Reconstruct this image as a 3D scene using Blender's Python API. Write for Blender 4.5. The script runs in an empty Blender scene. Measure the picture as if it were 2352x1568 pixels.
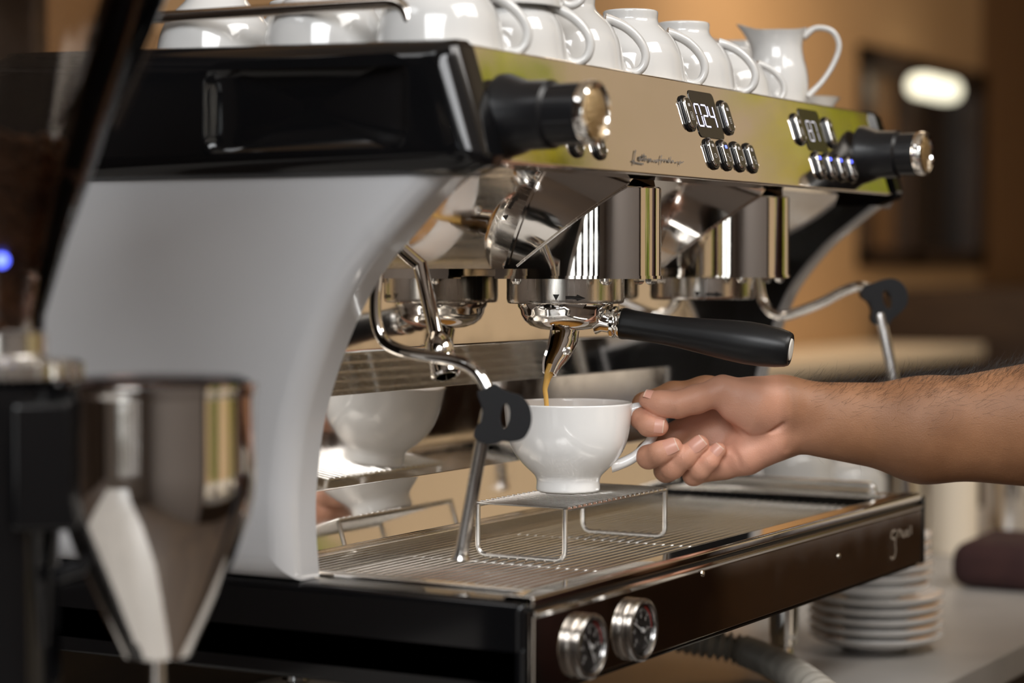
import bpy, bmesh, math, random
import numpy as np
from mathutils import Vector, Matrix

random.seed(7); np.random.seed(7)
SC = bpy.context.scene
COL = SC.collection

# ------------------------------------------------------------------ camera
CAM = np.array([-1.45, -0.788, 0.36])
YAW = math.radians(29.93); PITCH = math.atan(167/5000); FPX = 5000.0
_Fh = np.array([math.cos(YAW), math.sin(YAW), 0.0])
RT = np.array([math.sin(YAW), -math.cos(YAW), 0.0])
UZ = np.array([0, 0, 1.0])
FW = _Fh*math.cos(PITCH) - UZ*math.sin(PITCH)
UP = UZ*math.cos(PITCH) + _Fh*math.sin(PITCH)
cd = bpy.data.cameras.new('camera'); co = bpy.data.objects.new('camera', cd); COL.objects.link(co)
m = Matrix.Identity(4)
for i in range(3):
    m[i][0] = RT[i]; m[i][1] = UP[i]; m[i][2] = -FW[i]; m[i][3] = CAM[i]
co.matrix_world = m
cd.sensor_width = 36.0; cd.lens = FPX/2352*36.0
cd.dof.use_dof = True; cd.dof.focus_distance = 1.60; cd.dof.aperture_fstop = 3.6
cd.clip_start = 0.05; cd.clip_end = 100
SC.camera = co

# ------------------------------------------------------------------ light
SC.view_settings.view_transform = 'Standard'; SC.view_settings.look = 'None'
SC.view_settings.gamma = 1.0; SC.view_settings.use_curve_mapping = False
SC.view_settings.exposure = 0.30
wd = bpy.data.worlds.new('sky'); SC.world = wd; wd.use_nodes = True
nt = wd.node_tree; nt.nodes.clear()
_o = nt.nodes.new('ShaderNodeOutputWorld'); _b = nt.nodes.new('ShaderNodeBackground'); _s = nt.nodes.new('ShaderNodeTexSky')
_s.sky_type = 'NISHITA'; _s.sun_disc = False; _s.sun_elevation = math.radians(48); _s.sun_rotation = math.radians(200)
_b.inputs['Strength'].default_value = 0.16
nt.links.new(_s.outputs[0], _b.inputs[0]); nt.links.new(_b.outputs[0], _o.inputs[0])

def light(name, kind, loc, target, energy, color=(1, 1, 1), size=(1, 1)):
    d = bpy.data.lights.new(name, kind); o = bpy.data.objects.new(name, d); COL.objects.link(o)
    d.energy = energy; d.color = color; o.location = loc
    o.rotation_euler = (Vector(target)-Vector(loc)).to_track_quat('-Z', 'Y').to_euler()
    if kind == 'AREA':
        d.shape = 'RECTANGLE'; d.size, d.size_y = size
    return o
sun = light('sun', 'SUN', (0, 0, 6), (1.5, -3.0, 1.0), 3.3, (1.0, 0.92, 0.78)); sun.data.angle = 0.01
light('overhead_fill', 'AREA', (-2.5, -1.25, 1.80), (0.0, -0.15, 0.25), 66, (0.97, 0.985, 1.0), (2.2, 1.0))  # added area lamp to brighten the cup from above; there is no skylight
light('front_fill', 'AREA', (-0.15, -1.62, 1.95), (0.1, 0.05, 0.2), 34, (1.0, 0.97, 0.93), (1.6, 0.8))  # added lamp lighting cup and hand from the front; no transom is built
light('window_fill', 'AREA', (-4.30, -0.55, 0.55), (0.0, -0.55, 0.50), 17, (0.98, 0.99, 1.0), (1.80, 1.35))  # area lamp added outside the unseen window to brighten the cup
light('rear_high_fill', 'AREA', (-1.9, 1.45, 2.40), (0.0, 0.0, 0.5), 9, (0.96, 0.98, 1.0), (1.9, 0.5))  # added lamp for a highlight in the housing recess; no high window
light('back_wall_fill_high', 'AREA', (3.4, 0.75, 2.60), (3.5, 1.25, 0.0), 9, (1.0, 0.80, 0.58), (1.6, 0.5))  # invented lamp, out of view, brightening the back wall from above
light('back_wall_fill_low', 'AREA', (3.9, 1.00, 1.22), (4.2, 1.55, 0.20), 5.5, (1.0, 0.80, 0.56), (0.9, 0.25))  # invented lamp, out of view, brightening the lower back wall

# ------------------------------------------------------------------ helpers
BASE = {}
def at(x, y, d):            # a point d metres deep along the view through a photo pixel
    return CAM + (FW + RT*(x-1176)/FPX - UP*(y-784)/FPX)*d
def on(x, y, ax, v):        # the same ray met with a plane of the machine
    r = FW + RT*(x-1176)/FPX - UP*(y-784)/FPX
    i = 'XYZ'.index(ax); return CAM + r*((v-CAM[i])/r[i])

def tag(o, label=None, cat=None, group=None, kind=None):
    if label: o['label'] = label
    if cat: o['category'] = cat
    if group: o['group'] = group
    if kind: o['kind'] = kind
    return o
def empty(name, loc, label, cat, group=None):
    o = bpy.data.objects.new(name, None); COL.objects.link(o); o.location = loc; o.empty_display_size = 0.02
    BASE[o.name] = np.array(loc, float); return tag(o, label, cat, group)
def obj(name, geo, mat, parent=None, smooth=35, loc=None):
    v, f = geo
    v = np.asarray(v, float).reshape(-1, 3)
    base = BASE[parent.name] if parent is not None else (np.array(loc, float) if loc is not None else np.zeros(3))
    me = bpy.data.meshes.new(name); me.from_pydata((v-base).tolist(), [], [list(map(int, q)) for q in f]); me.update()
    if mat: me.materials.append(mat)
    if smooth:
        me.polygons.foreach_set('use_smooth', [True]*len(me.polygons))
        if smooth < 180: me.set_sharp_from_angle(angle=math.radians(smooth))
    o = bpy.data.objects.new(name, me); COL.objects.link(o)
    if smooth and smooth < 180 and len(me.polygons) < 20000:      # keep big flat faces optically flat
        w_ = o.modifiers.new('flat', 'WEIGHTED_NORMAL'); w_.keep_sharp = True; w_.weight = 100
    if parent is not None: o.parent = parent
    else: o.location = base
    BASE[o.name] = base
    return o
def share(name, src, parent, delta):      # another piece with the same mesh, moved by delta
    o = bpy.data.objects.new(name, src.data); COL.objects.link(o); o.parent = parent; o.location = Vector(delta); BASE[o.name] = BASE[parent.name]
    return o
def copy_tree(root, loc, rotz=0.0, label=None, scale=None):
    r = root.copy(); COL.objects.link(r); r.location = loc; r.rotation_euler = (root.rotation_euler[0], root.rotation_euler[1], rotz)
    if scale: r.scale = scale
    if label: r['label'] = label
    for ch in list(root.children):
        c = ch.copy(); COL.objects.link(c); c.parent = r
        for g in list(ch.children):
            e = g.copy(); COL.objects.link(e); e.parent = c
    return r
def join(*geos):
    V, Fc, n = [], [], 0
    for v, f in geos:
        v = np.asarray(v, float).reshape(-1, 3); V.append(v); Fc += [[i+n for i in q] for q in f]; n += len(v)
    return np.vstack(V), Fc
def frame(d, up=(0, 0, 1)):
    d = np.array(d, float); d /= np.linalg.norm(d); u = np.array(up, float)
    if abs(d@u) > 0.98: u = np.array([1.0, 0, 0])
    x = np.cross(u, d); x /= np.linalg.norm(x); y = np.cross(d, x); return x, y, d
def place(geo, loc, d=(0, 0, 1), up=(0, 0, 1)):
    v, f = geo; x, y, z = frame(d, up) if tuple(d) != (0, 0, 1) else (np.array([1., 0, 0]), np.array([0, 1., 0]), np.array([0, 0, 1.]))
    v = np.asarray(v, float); return v[:, :1]*x+v[:, 1:2]*y+v[:, 2:3]*z+np.array(loc, float), f
def lathe(prof, seg=48, sy=1.0):
    V, Fc = [], []
    for r, z in prof:
        for k in range(seg):
            t = 2*math.pi*k/seg; V.append((r*math.cos(t), r*math.sin(t)*sy, z))
    n = len(prof)
    for i in range(n-1):
        for k in range(seg):
            a, b = i*seg+k, i*seg+(k+1) % seg; Fc.append((a, b, b+seg, a+seg))
    if prof[0][0] > 1e-6: Fc.append(tuple(reversed(range(seg))))
    if prof[-1][0] > 1e-6: Fc.append(tuple(range((n-1)*seg, n*seg)))
    return np.array(V), Fc
def open_lathe(prof, seg=48):
    v, f = lathe(prof, seg); return v, [q for q in f if len(q) == 4]
def spline(pts, n=8):
    P = np.asarray(pts, float); out = []
    Q = np.vstack([2*P[0]-P[1], P, 2*P[-1]-P[-2]])
    for i in range(1, len(Q)-2):
        a, b, c, d = Q[i-1], Q[i], Q[i+1], Q[i+2]
        for k in range(n):
            t = k/n; out.append(.5*((2*b)+(-a+c)*t+(2*a-5*b+4*c-d)*t*t+(-a+3*b-3*c+d)*t**3))
    out.append(P[-1]); return np.array(out)
def fillet(pts, r, n=6):
    P = [np.array(p, float) for p in pts]; out = [P[0]]
    for i in range(1, len(P)-1):
        a, b, c = P[i-1], P[i], P[i+1]; u = a-b; w = c-b; lu, lw = np.linalg.norm(u), np.linalg.norm(w)
        q = min(r, lu*.48, lw*.48); s, e = b+u/lu*q, b+w/lw*q
        for k in range(n+1):
            t = k/n; out.append((1-t)**2*s+2*t*(1-t)*b+t*t*e)
    out.append(P[-1]); return np.array(out)
def tube(path, r, seg=12, caps=True, flat=None, closed=False):
    P = np.asarray(path, float); n = len(P); r = np.broadcast_to(np.asarray(r, float), (n,))
    T = np.gradient(P, axis=0); T /= np.linalg.norm(T, axis=1)[:, None]+1e-12
    if closed:
        T = np.roll(P, -1, 0)-np.roll(P, 1, 0); T /= np.linalg.norm(T, axis=1)[:, None]
    V, Fc = [], []; x, y, _ = frame(T[0]) if flat is None else (None, None, None)
    for i in range(n):
        if flat is not None:
            b = np.array(flat[0], float); nn = np.cross(T[i], b); nn /= np.linalg.norm(nn); rb, rn = flat[1]*r[i], flat[2]*r[i]
            X, Y, ra, rc = b, nn, rb, rn
        else:
            x = x-(x@T[i])*T[i]; x /= np.linalg.norm(x); y = np.cross(T[i], x); X, Y, ra, rc = x, y, r[i], r[i]
        for k in range(seg):
            t = 2*math.pi*k/seg; V.append(P[i]+X*ra*math.cos(t)+Y*rc*math.sin(t))
    for i in range(n if closed else n-1):
        j = (i+1) % n
        for k in range(seg):
            a, b = i*seg+k, i*seg+(k+1) % seg; c, d = j*seg+(k+1) % seg, j*seg+k; Fc.append((a, b, c, d))
    if caps and not closed:
        Fc.append(tuple(reversed(range(seg)))); Fc.append(tuple(range((n-1)*seg, n*seg)))
    return np.array(V), Fc
def bm_geo(bm):
    bm.verts.index_update(); g = (np.array([v.co[:] for v in bm.verts]), [[v.index for v in f.verts] for f in bm.faces]); bm.free(); return g
def rbox(x0, x1, y0, y1, z0, z1, b=0.002, seg=3):
    bm = bmesh.new(); bmesh.ops.create_cube(bm, size=1)
    for v in bm.verts:
        v.co = ((x0+x1)/2+v.co.x*(x1-x0), (y0+y1)/2+v.co.y*(y1-y0), (z0+z1)/2+v.co.z*(z1-z0))
    if b > 0: bmesh.ops.bevel(bm, geom=bm.edges[:], offset=b, segments=seg, affect='EDGES', profile=0.5)
    return bm_geo(bm)
def prism(poly, lo, hi, axis='X', b=0.0, seg=3):
    bm = bmesh.new()
    mk = {'X': lambda p, h: (h, p[0], p[1]), 'Y': lambda p, h: (p[0], h, p[1]), 'Z': lambda p, h: (p[0], p[1], h)}[axis]
    A = [bm.verts.new(mk(p, lo)) for p in poly]; B = [bm.verts.new(mk(p, hi)) for p in poly]; n = len(poly)
    bm.faces.new(A[::-1]); bm.faces.new(B)
    for i in range(n): bm.faces.new((A[i], A[(i+1) % n], B[(i+1) % n], B[i]))
    bmesh.ops.recalc_face_normals(bm, faces=bm.faces[:])
    if b > 0: bmesh.ops.bevel(bm, geom=bm.edges[:], offset=b, segments=seg, affect='EDGES', profile=0.5)
    return bm_geo(bm)
def strip(poly, x0, x1, th=0.0015):          # bent sheet, profile in Y,z, run along X, with thickness behind
    P = np.array(poly, float); n = len(P); T = np.gradient(P, axis=0); N = np.stack([-T[:, 1], T[:, 0]], 1); N /= np.linalg.norm(N, axis=1)[:, None]
    Q = P+N*th
    ring = list(P)+list(Q[::-1]); k = len(ring)
    V = [(x0, a, b) for a, b in ring]+[(x1, a, b) for a, b in ring]
    Fc = [(i, (i+1) % k, (i+1) % k+k, i+k) for i in range(k)]
    for i in range(n-1):
        a, b, c, d = i, i+1, k-2-i, k-1-i; Fc.append((a, d, c, b)); Fc.append((a+k, b+k, c+k, d+k))
    return np.array(V), Fc

# ------------------------------------------------------------------ materials
def mat(name, col, rough=0.5, metal=0.0, spec=0.5, coat=0.0, emit=None, es=0.0, trans=0.0, ior=1.5, sss=0.0,
        noise=None, bump=None, rnoise=None, aniso=0.0, alpha=1.0):
    M = bpy.data.materials.new(name); M.use_nodes = True; t = M.node_tree; P = t.nodes['Principled BSDF']
    P.inputs['Base Color'].default_value = (*col, 1); P.inputs['Roughness'].default_value = rough; P.inputs['Metallic'].default_value = metal
    P.inputs['Specular IOR Level'].default_value = spec; P.inputs['Coat Weight'].default_value = coat; P.inputs['Coat Roughness'].default_value = 0.03
    P.inputs['Transmission Weight'].default_value = trans; P.inputs['IOR'].default_value = ior; P.inputs['Anisotropic'].default_value = aniso
    P.inputs['Alpha'].default_value = alpha
    if sss: P.inputs['Subsurface Weight'].default_value = sss; P.inputs['Subsurface Radius'].default_value = (0.008, 0.003, 0.0015); P.inputs['Subsurface Scale'].default_value = 1.0
    if emit: P.inputs['Emission Color'].default_value = (*emit, 1); P.inputs['Emission Strength'].default_value = es
    def tex(scale, detail=4, stretch=None):
        tc = t.nodes.new('ShaderNodeTexCoord'); n = t.nodes.new('ShaderNodeTexNoise'); n.inputs['Scale'].default_value = scale; n.inputs['Detail'].default_value = detail
        if stretch:
            mp = t.nodes.new('ShaderNodeMapping'); mp.inputs['Scale'].default_value = stretch; t.links.new(tc.outputs['Object'], mp.inputs[0]); t.links.new(mp.outputs[0], n.inputs['Vector'])
        else: t.links.new(tc.outputs['Object'], n.inputs['Vector'])
        return n
    if noise:                                     # (colour b, scale[, stretch])
        n = tex(noise[1], 5, noise[2] if len(noise) > 2 else None); r = t.nodes.new('ShaderNodeValToRGB')
        r.color_ramp.elements[0].color = (*col, 1); r.color_ramp.elements[1].color = (*noise[0], 1); r.color_ramp.elements[0].position = .35; r.color_ramp.elements[1].position = .7
        t.links.new(n.outputs['Fac'], r.inputs[0]); t.links.new(r.outputs[0], P.inputs['Base Color'])
    if rnoise:                                    # (lo, hi, scale[, stretch])
        n = tex(rnoise[2], 5, rnoise[3] if len(rnoise) > 3 else None); r = t.nodes.new('ShaderNodeMapRange')
        r.inputs['From Min'].default_value = .35; r.inputs['From Max'].default_value = .7; r.inputs['To Min'].default_value = rnoise[0]; r.inputs['To Max'].default_value = rnoise[1]
        t.links.new(n.outputs['Fac'], r.inputs[0]); t.links.new(r.outputs[0], P.inputs['Roughness'])
    if bump:                                      # (scale, strength, distance[, stretch])
        n = tex(bump[0], 6, bump[3] if len(bump) > 3 else None); b = t.nodes.new('ShaderNodeBump'); b.inputs['Strength'].default_value = bump[1]; b.inputs['Distance'].default_value = bump[2]
        t.links.new(n.outputs['Fac'], b.inputs['Height']); t.links.new(b.outputs[0], P.inputs['Normal'])
    return M
def thin_clear(name, tint, gloss=.10):
    M = bpy.data.materials.new(name); M.use_nodes = True; t = M.node_tree; t.nodes.remove(t.nodes['Principled BSDF'])
    tr = t.nodes.new('ShaderNodeBsdfTransparent'); tr.inputs[0].default_value = (*tint, 1); gl = t.nodes.new('ShaderNodeBsdfGlossy'); gl.inputs['Roughness'].default_value = .06
    fr = t.nodes.new('ShaderNodeLayerWeight'); fr.inputs[0].default_value = gloss; mx = t.nodes.new('ShaderNodeMixShader')
    t.links.new(fr.outputs['Fresnel'], mx.inputs[0]); t.links.new(tr.outputs[0], mx.inputs[1]); t.links.new(gl.outputs[0], mx.inputs[2]); t.links.new(mx.outputs[0], t.nodes['Material Output'].inputs[0]); return M
CHROME = mat('chrome', (.86, .84, .81), .035, 1.0, rnoise=(.02, .07, 90))
MIRROR = mat('polished_steel', (.84, .80, .75), .05, 1.0, rnoise=(.03, .09, 40))
FASCIA = mat('bronze_mirror_steel', (.86, .80, .73), .05, 1.0, rnoise=(.035, .09, 35))
STEEL = mat('brushed_steel', (.74, .71, .67), .22, 1.0, rnoise=(.16, .3, 400, (1, 1, .05)))
WIRE = mat('wire_steel', (.72, .70, .67), .27, 1.0)
WANDST = mat('worn_steel_wand', (.66, .64, .62), .2, 1.0, rnoise=(.12, .32, 120, (1, 1, .15)))
WHITE = mat('white_gloss_paint', (.50, .497, .505), .16, 0, coat=.6)
BLACK = mat('black_gloss_plastic', (.004, .004, .0045), .09, 0, spec=.4)
BLACKM = mat('black_satin_plastic', (.008, .008, .009), .30, 0, spec=.3)
RUBBER = mat('black_rubber', (.007, .007, .008), .45, 0, spec=.25, bump=(900, .15, .0004))
HANDLEB = mat('black_soft_handle', (.008, .008, .0085), .34, 0, spec=.3, bump=(700, .08, .0003))
PORC_DIM = mat('white_porcelain_dimmed', (.57, .565, .555), .10, 0, coat=.5)  # same white porcelain, darkened to offset strong light on the upper cups
PORC_LIT = mat('white_porcelain_brightened', (.88, .875, .865), .09, 0, coat=.5)  # same porcelain, lightened for the held cup and the dimly lit saucers
COFFEE = mat('espresso_crema', (.52, .27, .07), .25, 0, noise=((.40, .18, .04), 160))
STREAM = mat('espresso_stream', (.86, .52, .14), .2, 0, spec=.5)
DARKCOF = mat('dark_espresso', (.17, .085, .022), .12, 0, spec=.6)
INK = mat('black_ink', (.02, .018, .016), .4)
ETCH = mat('grey_etched_script', (.13, .115, .10), .6, spec=.2)
ETCHL = mat('pale_etched_script', (.19, .165, .14), .6, spec=.2)
SCREEN = mat('smoked_display_glass', (.010, .008, .007), .12, 0, spec=.35)
DIGIT = mat('lit_digit', (.8, .8, .95), .4, emit=(.62, .62, 1.0), es=2.6)
DIGITD = mat('dim_digit', (.6, .6, .65), .4, emit=(.6, .6, .7), es=.5)
BLUE = mat('blue_indicator', (.05, .08, .8), .4, emit=(.10, .14, 1.0), es=3.0)
LAMPG = mat('grey_indicator', (.45, .43, .42), .4)
ICON = mat('grey_icon_print', (.55, .53, .50), .5)
FACE = mat('dark_button_face', (.018, .015, .013), .15)
# ------------------------------------------------------------------ the espresso machine
MACH = empty('espresso_machine', (0.05, 0.08, 0.0), 'two-group espresso machine with white side panels, black end housings and mirror-steel front', 'coffee machine')
XL, XR = -0.306, 0.404

def offset_poly(P, d):
    P = np.asarray(P, float); n = len(P); out = []
    area = sum(P[i][0]*P[(i+1) % n][1]-P[(i+1) % n][0]*P[i][1] for i in range(n)); s = 1 if area > 0 else -1
    for i in range(n):
        a, b, c = P[i-1], P[i], P[(i+1) % n]; u = b-a; w = c-b; u /= np.linalg.norm(u)+1e-12; w /= np.linalg.norm(w)+1e-12
        n1 = np.array([-u[1], u[0]])*s; n2 = np.array([-w[1], w[0]])*s; q = n1+n2; q /= max(0.35, (q@q)/2)
        out.append(b+q*d)
    out = np.array(out); zl, zh = P[:, 1].min(), P[:, 1].max()
    if d > 0: out[:, 1] = np.clip(out[:, 1], zl+d, zh-d)
    return out
def plate(poly, xi, xo, r, n=7):
    rings = [(0.0, xi), (0.0, xo+(r if xo < xi else -r))]; sg = 1 if xo > xi else -1
    for k in range(1, n+1):
        t = math.pi/2*k/n; rings.append((r*(1-math.cos(t)), xo-sg*r*(1-math.sin(t))))
    V, Fc = [], []; N = len(poly)
    for d, x in rings:
        V += [(x, p[0], p[1]) for p in offset_poly(poly, d)]
    for i in range(len(rings)-1):
        for k in range(N):
            a, b = i*N+k, i*N+(k+1) % N; Fc.append((a, b, b+N, a+N))
    bm = bmesh.new(); vs = [bm.verts.new(v) for v in V]
    for q in Fc: bm.faces.new([vs[i] for i in q])
    bm.faces.new(vs[:N]); bm.faces.new(vs[-N:]); bmesh.ops.recalc_face_normals(bm, faces=bm.faces[:])
    bmesh.ops.triangulate(bm, faces=[f for f in bm.faces if len(f.verts) > 4])
    return bm_geo(bm)

# base --------------------------------------------------------------
obj('base_body', join(rbox(XL, XR, -0.138, 0.30, 0.095, 0.1295, 0.003, 2), rbox(XL, -0.2715, -0.138, .30, .100, .1575, .006, 4), rbox(.3990, XR, -0.138, .30, .100, .1575, .002, 2), rbox(-0.29, .40, .0785, .30, .110, .1570, .002, 2), rbox(.402, .464, .004, .30, .100, .1570, .003, 2)), BLACK, MACH)
skirt = obj('front_panel', prism([(-0.139, .1005), (-0.1425, .1005), (-0.1428, .1475), (-0.1448, .1505), (-0.1425, .1522), (-0.139, .151)], -0.3025, .399, 'X', .0006, 2), FASCIA, MACH)
for x, z in ((0.20, .128), (-0.06, .1455)):
    obj('screw', place(lathe([(.0022, 0), (.0022, .0006), (.0012, .0011), (0, .0012)], 16), (x, -0.1428, z), (0, -1, 0)), STEEL, skirt)
obj('gap_shadow_strip', rbox(-0.302, .398, -0.1405, -0.13, .1515, .1545, .0004, 1), BLACKM, MACH)  # black strip standing for the shade in the gap under the tray rim
# drip tray rim, well, lips
tray = obj('drip_tray', join(prism([(-0.1425, .1545), (-0.1425, .1597), (-0.1405, .161), (-0.125, .161), (-0.121, .1595), (-0.121, .1545)], -0.303, .40, 'X', .0008, 3),
    rbox(-0.272, -0.262, -0.121, .078, .1545, .1595, .0015), rbox(.386, .399, -0.121, .078, .1545, .160, .0015)), MIRROR, MACH)
obj('tray_well', rbox(-0.27, .392, -0.124, .077, .1300, .1355, .0), STEEL, MACH)
obj('tray_end_rail', join(tube(fillet([(.378, -0.105, .1585), (.378, -0.105, .168), (.378, .07, .168), (.378, .07, .1585)], .006), .0035, 10), tube([(.390, -0.10, .1605), (.390, .07, .1605)], .003, 8)), WIRE, MACH)
obj('corner_cap', rbox(.3985, .4065, -0.1435, -0.128, .0985, .1585, .0015), BLACK, MACH)

# splash panel: bent mirror sheet behind the groups
BP = [(.057, .3600), (.057, .3034), (.081, .2715), (.0865, .2050), (.080, .1640), (.0755, .1625), (.0755, .1560)]
def crisp(P, e=.0008):
    out = [np.array(P[0])]
    for i in range(1, len(P)-1):
        a, b, c = map(np.array, (P[i-1], P[i], P[i+1])); out += [b+(a-b)/np.linalg.norm(a-b)*e, b+(c-b)/np.linalg.norm(c-b)*e]
    return out+[np.array(P[-1])]
obj('splash_panel', strip(crisp(BP), -0.284, .441, -.0015), MIRROR, MACH, smooth=60)
obj('splash_panel_lip', rbox(-0.283, .441, .0705, .0765, .1310, .1632, .0012), MIRROR, MACH)
# angled mirror under the fascia
MB_ = np.array([.019, .3600]); MT_ = MB_+np.array([-math.cos(math.radians(36.0)), math.sin(math.radians(36.0))])*.119
obj('angled_mirror', prism([tuple(MB_), tuple(MT_), tuple(MT_+np.array([.001, .003])), (.06, .4300), (.06, .3600)], -0.285, .441, 'X', 0), MIRROR, MACH)
obj('boiler_cover', rbox(-0.283, .441, .092, .286, .157, .4895, .004), BLACKM, MACH)

# white side panels --------------------------------------------------
fc = spline([(-0.0890, .4205), (-0.0868, .4186), (-0.0706, .4070), (-0.0560, .3938), (-0.0388, .3772), (-0.0296, .3690), (-0.0130, .3490), (.0070, .3140), (.0257, .2650), (.0328, .2220), (.0340, .1930), (.0315, .1580)], 6)
SIDE = [(-.0890, .4400)]+[tuple(p) for p in fc]+[(.289, .158), (.286, .440)]
obj('side_panel', plate(SIDE, -0.280, -0.3135, .016), WHITE, MACH, smooth=50)
rc_ = [on(x, y, 'X', .4420)[1:] for x, y in ((2040, 452), (2025, 466), (1962, 515), (1899, 568), (1832, 649), (1799, 712), (1781, 760), (1747, 864))]
SIDR = [tuple(p) for p in spline([(a, b, 0) for a, b in rc_]+[(rc_[-1][0]+.005, .215, 0), (rc_[-1][0]+.004, .158, 0)], 6)[:, :2]]+[(.289, .158), (.286, rc_[0][1])]
obj('side_panel', plate(SIDR, .4400, .4660, .010), WHITE, MACH, smooth=50)
LIN = [tuple(p) for p in offset_poly(SIDE, .009)]
obj('inner_liner', plate([tuple(p) for p in offset_poly(SIDR, .004)], .446, .4385, .0010, 2), BLACKM, MACH, smooth=50)
obj('inner_liner', plate(LIN, -0.286, -0.2785, .0015, 2), BLACKM, MACH, smooth=50)

# black end housings with a dished recess -----------------------------
HOUS = [(-0.1160, .4225), (-0.1180, .4290), (-0.0965, .4960), (-0.0920, .5005), (.2700, .5095), (.2860, .5020), (.2930, .4300), (.288, .4185), (-0.100, .4165)]
def ray_poly(c, dv, P):
    best = None
    for i in range(len(P)):
        a, b = P[i]-c, P[(i+1) % len(P)]-c; e = b-a; den = dv[0]*e[1]-dv[1]*e[0]
        if abs(den) < 1e-12: continue
        t = (a[0]*e[1]-a[1]*e[0])/den; s = (a[0]*dv[1]-a[1]*dv[0])/den
        if t > 0 and -1e-6 <= s <= 1+1e-6 and (best is None or t < best): best = t
    return c+dv*best
def housing(xi, xo, r):
    sg = 1 if xo > xi else -1; y0, y1, z0, z1, rr = -0.068, .092, .4310, .4925, .016
    rc = []
    for cx, cz, a0 in ((y1-rr, z1-rr, 0), (y0+rr, z1-rr, 90), (y0+rr, z0+rr, 180), (y1-rr, z0+rr, 270)):
        rc += [(cx+rr*math.cos(math.radians(a0+9*k)), cz+rr*math.sin(math.radians(a0+9*k))) for k in range(11)]
    dense = []
    for i in range(len(rc)):
        a, b = np.array(rc[i]), np.array(rc[(i+1) % len(rc)]); m_ = max(1, int(np.linalg.norm(b-a)/.004)); dense += [a+(b-a)*k/m_ for k in range(m_)]
    c = np.array([(y0+y1)/2, (z0+z1)/2]); H = np.array(HOUS)
    for p in H: dense.append(c+(ray_poly(c, (p-c)/np.linalg.norm(p-c), np.array(rc))-c))
    dense = sorted(dense, key=lambda p: math.atan2(p[1]-c[1], p[0]-c[0])); D = np.array(dense); N = len(D)
    rings = []
    dirs = [(p-c)/np.linalg.norm(p-c) for p in D]
    for d, x in [(0, xi), (0, xo-sg*r)]+[(r*(1-math.cos(math.pi/2*k/6)), xo-sg*r*(1-math.sin(math.pi/2*k/6))) for k in range(1, 7)]:
        P = offset_poly(H, d); rings.append([(x, *ray_poly(c, dv, P)) for dv in dirs])
    for s, dp in ((1, 0), (.985, .0003), (.965, .0010), (.94, .0022), (.91, .0036), (.87, .0048), (.82, .0060), (.76, .0072), (.66, .0085), (.5, .0100), (.3, .0112), (.1, .0118)):
        rings.append([(xo-sg*dp, *(c+(p-c)*s)) for p in D])
    V = [v for rg in rings for v in rg]; Fc = []
    for i in range(len(rings)-1):
        for k in range(N):
            a, b = i*N+k, i*N+(k+1) % N; Fc.append((a, b, b+N, a+N))
    bm = bmesh.new(); vs = [bm.verts.new(v) for v in V]
    for q in Fc: bm.faces.new([vs[i] for i in q])
    bm.faces.new(vs[:N]); bm.faces.new(vs[-N:]); bmesh.ops.recalc_face_normals(bm, faces=bm.faces[:])
    bmesh.ops.triangulate(bm, faces=[f for f in bm.faces if len(f.verts) > 4]); return bm_geo(bm)
obj('end_housing', housing(-0.296, -0.3250, .017), BLACK, MACH, smooth=40)
obj('end_housing', housing(.399, .4230, .010), BLACK, MACH, smooth=40)
obj('housing_extension', rbox(.420, .467, -.058, .287, .4215, .498, .004), BLACK, MACH)

# fascia ---------------------------------------------------------------
def YF(z): return -0.1145+(z-.4267)*(.0230/.0718)
fas = obj('fascia', prism([(-0.1135, .4248), (-0.1150, .4262), (-0.0920, .4982), (-0.0905, .4992), (-0.060, .4990), (-0.078, .4250)], -0.3005, .3985, 'X', .0007, 2), FASCIA, MACH)
obj('cup_tray', rbox(-0.297, .40, -0.062, .284, .488, .4955, .001), STEEL, MACH)
FN = np.array([0, -math.cos(math.atan2(.0230, .0718)), math.sin(math.atan2(.0230, .0718))]); FU = np.array([0, -FN[1]*0+FN[2], -FN[1]]); FU = np.array([0, FN[2], -FN[1]])
def fpt(x, z, h=0.0):      # point on the fascia, h above the sheet
    return np.array([x, YF(z), z])+FN*h
def stadium(w, h, r, n=6):
    out = []
    for cx, cy, a0 in ((w/2-r, h/2-r, 0), (-w/2+r, h/2-r, 90), (-w/2+r, -h/2+r, 180), (w/2-r, -h/2+r, 270)):
        out += [(cx+r*math.cos(math.radians(a0+90*k/n)), cy+r*math.sin(math.radians(a0+90*k/n))) for k in range(n+1)]
    return out
def stack(c, layers):      # layers: (w, h, r, height) rings on the fascia, last one capped
    V, Fc = [], []; N = None
    for w, h, r, z in layers:
        pts = stadium(w, h, r); N = len(pts); V += [c+np.array([1., 0, 0])*p[0]+FU*p[1]+FN*z for p in pts]
    for i in range(len(layers)-1):
        for k in range(N):
            a, b = i*N+k, i*N+(k+1) % N; Fc.append((a, b, b+N, a+N))
    Fc.append(tuple(range((len(layers)-1)*N, len(layers)*N))); return np.array(V), Fc
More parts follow.
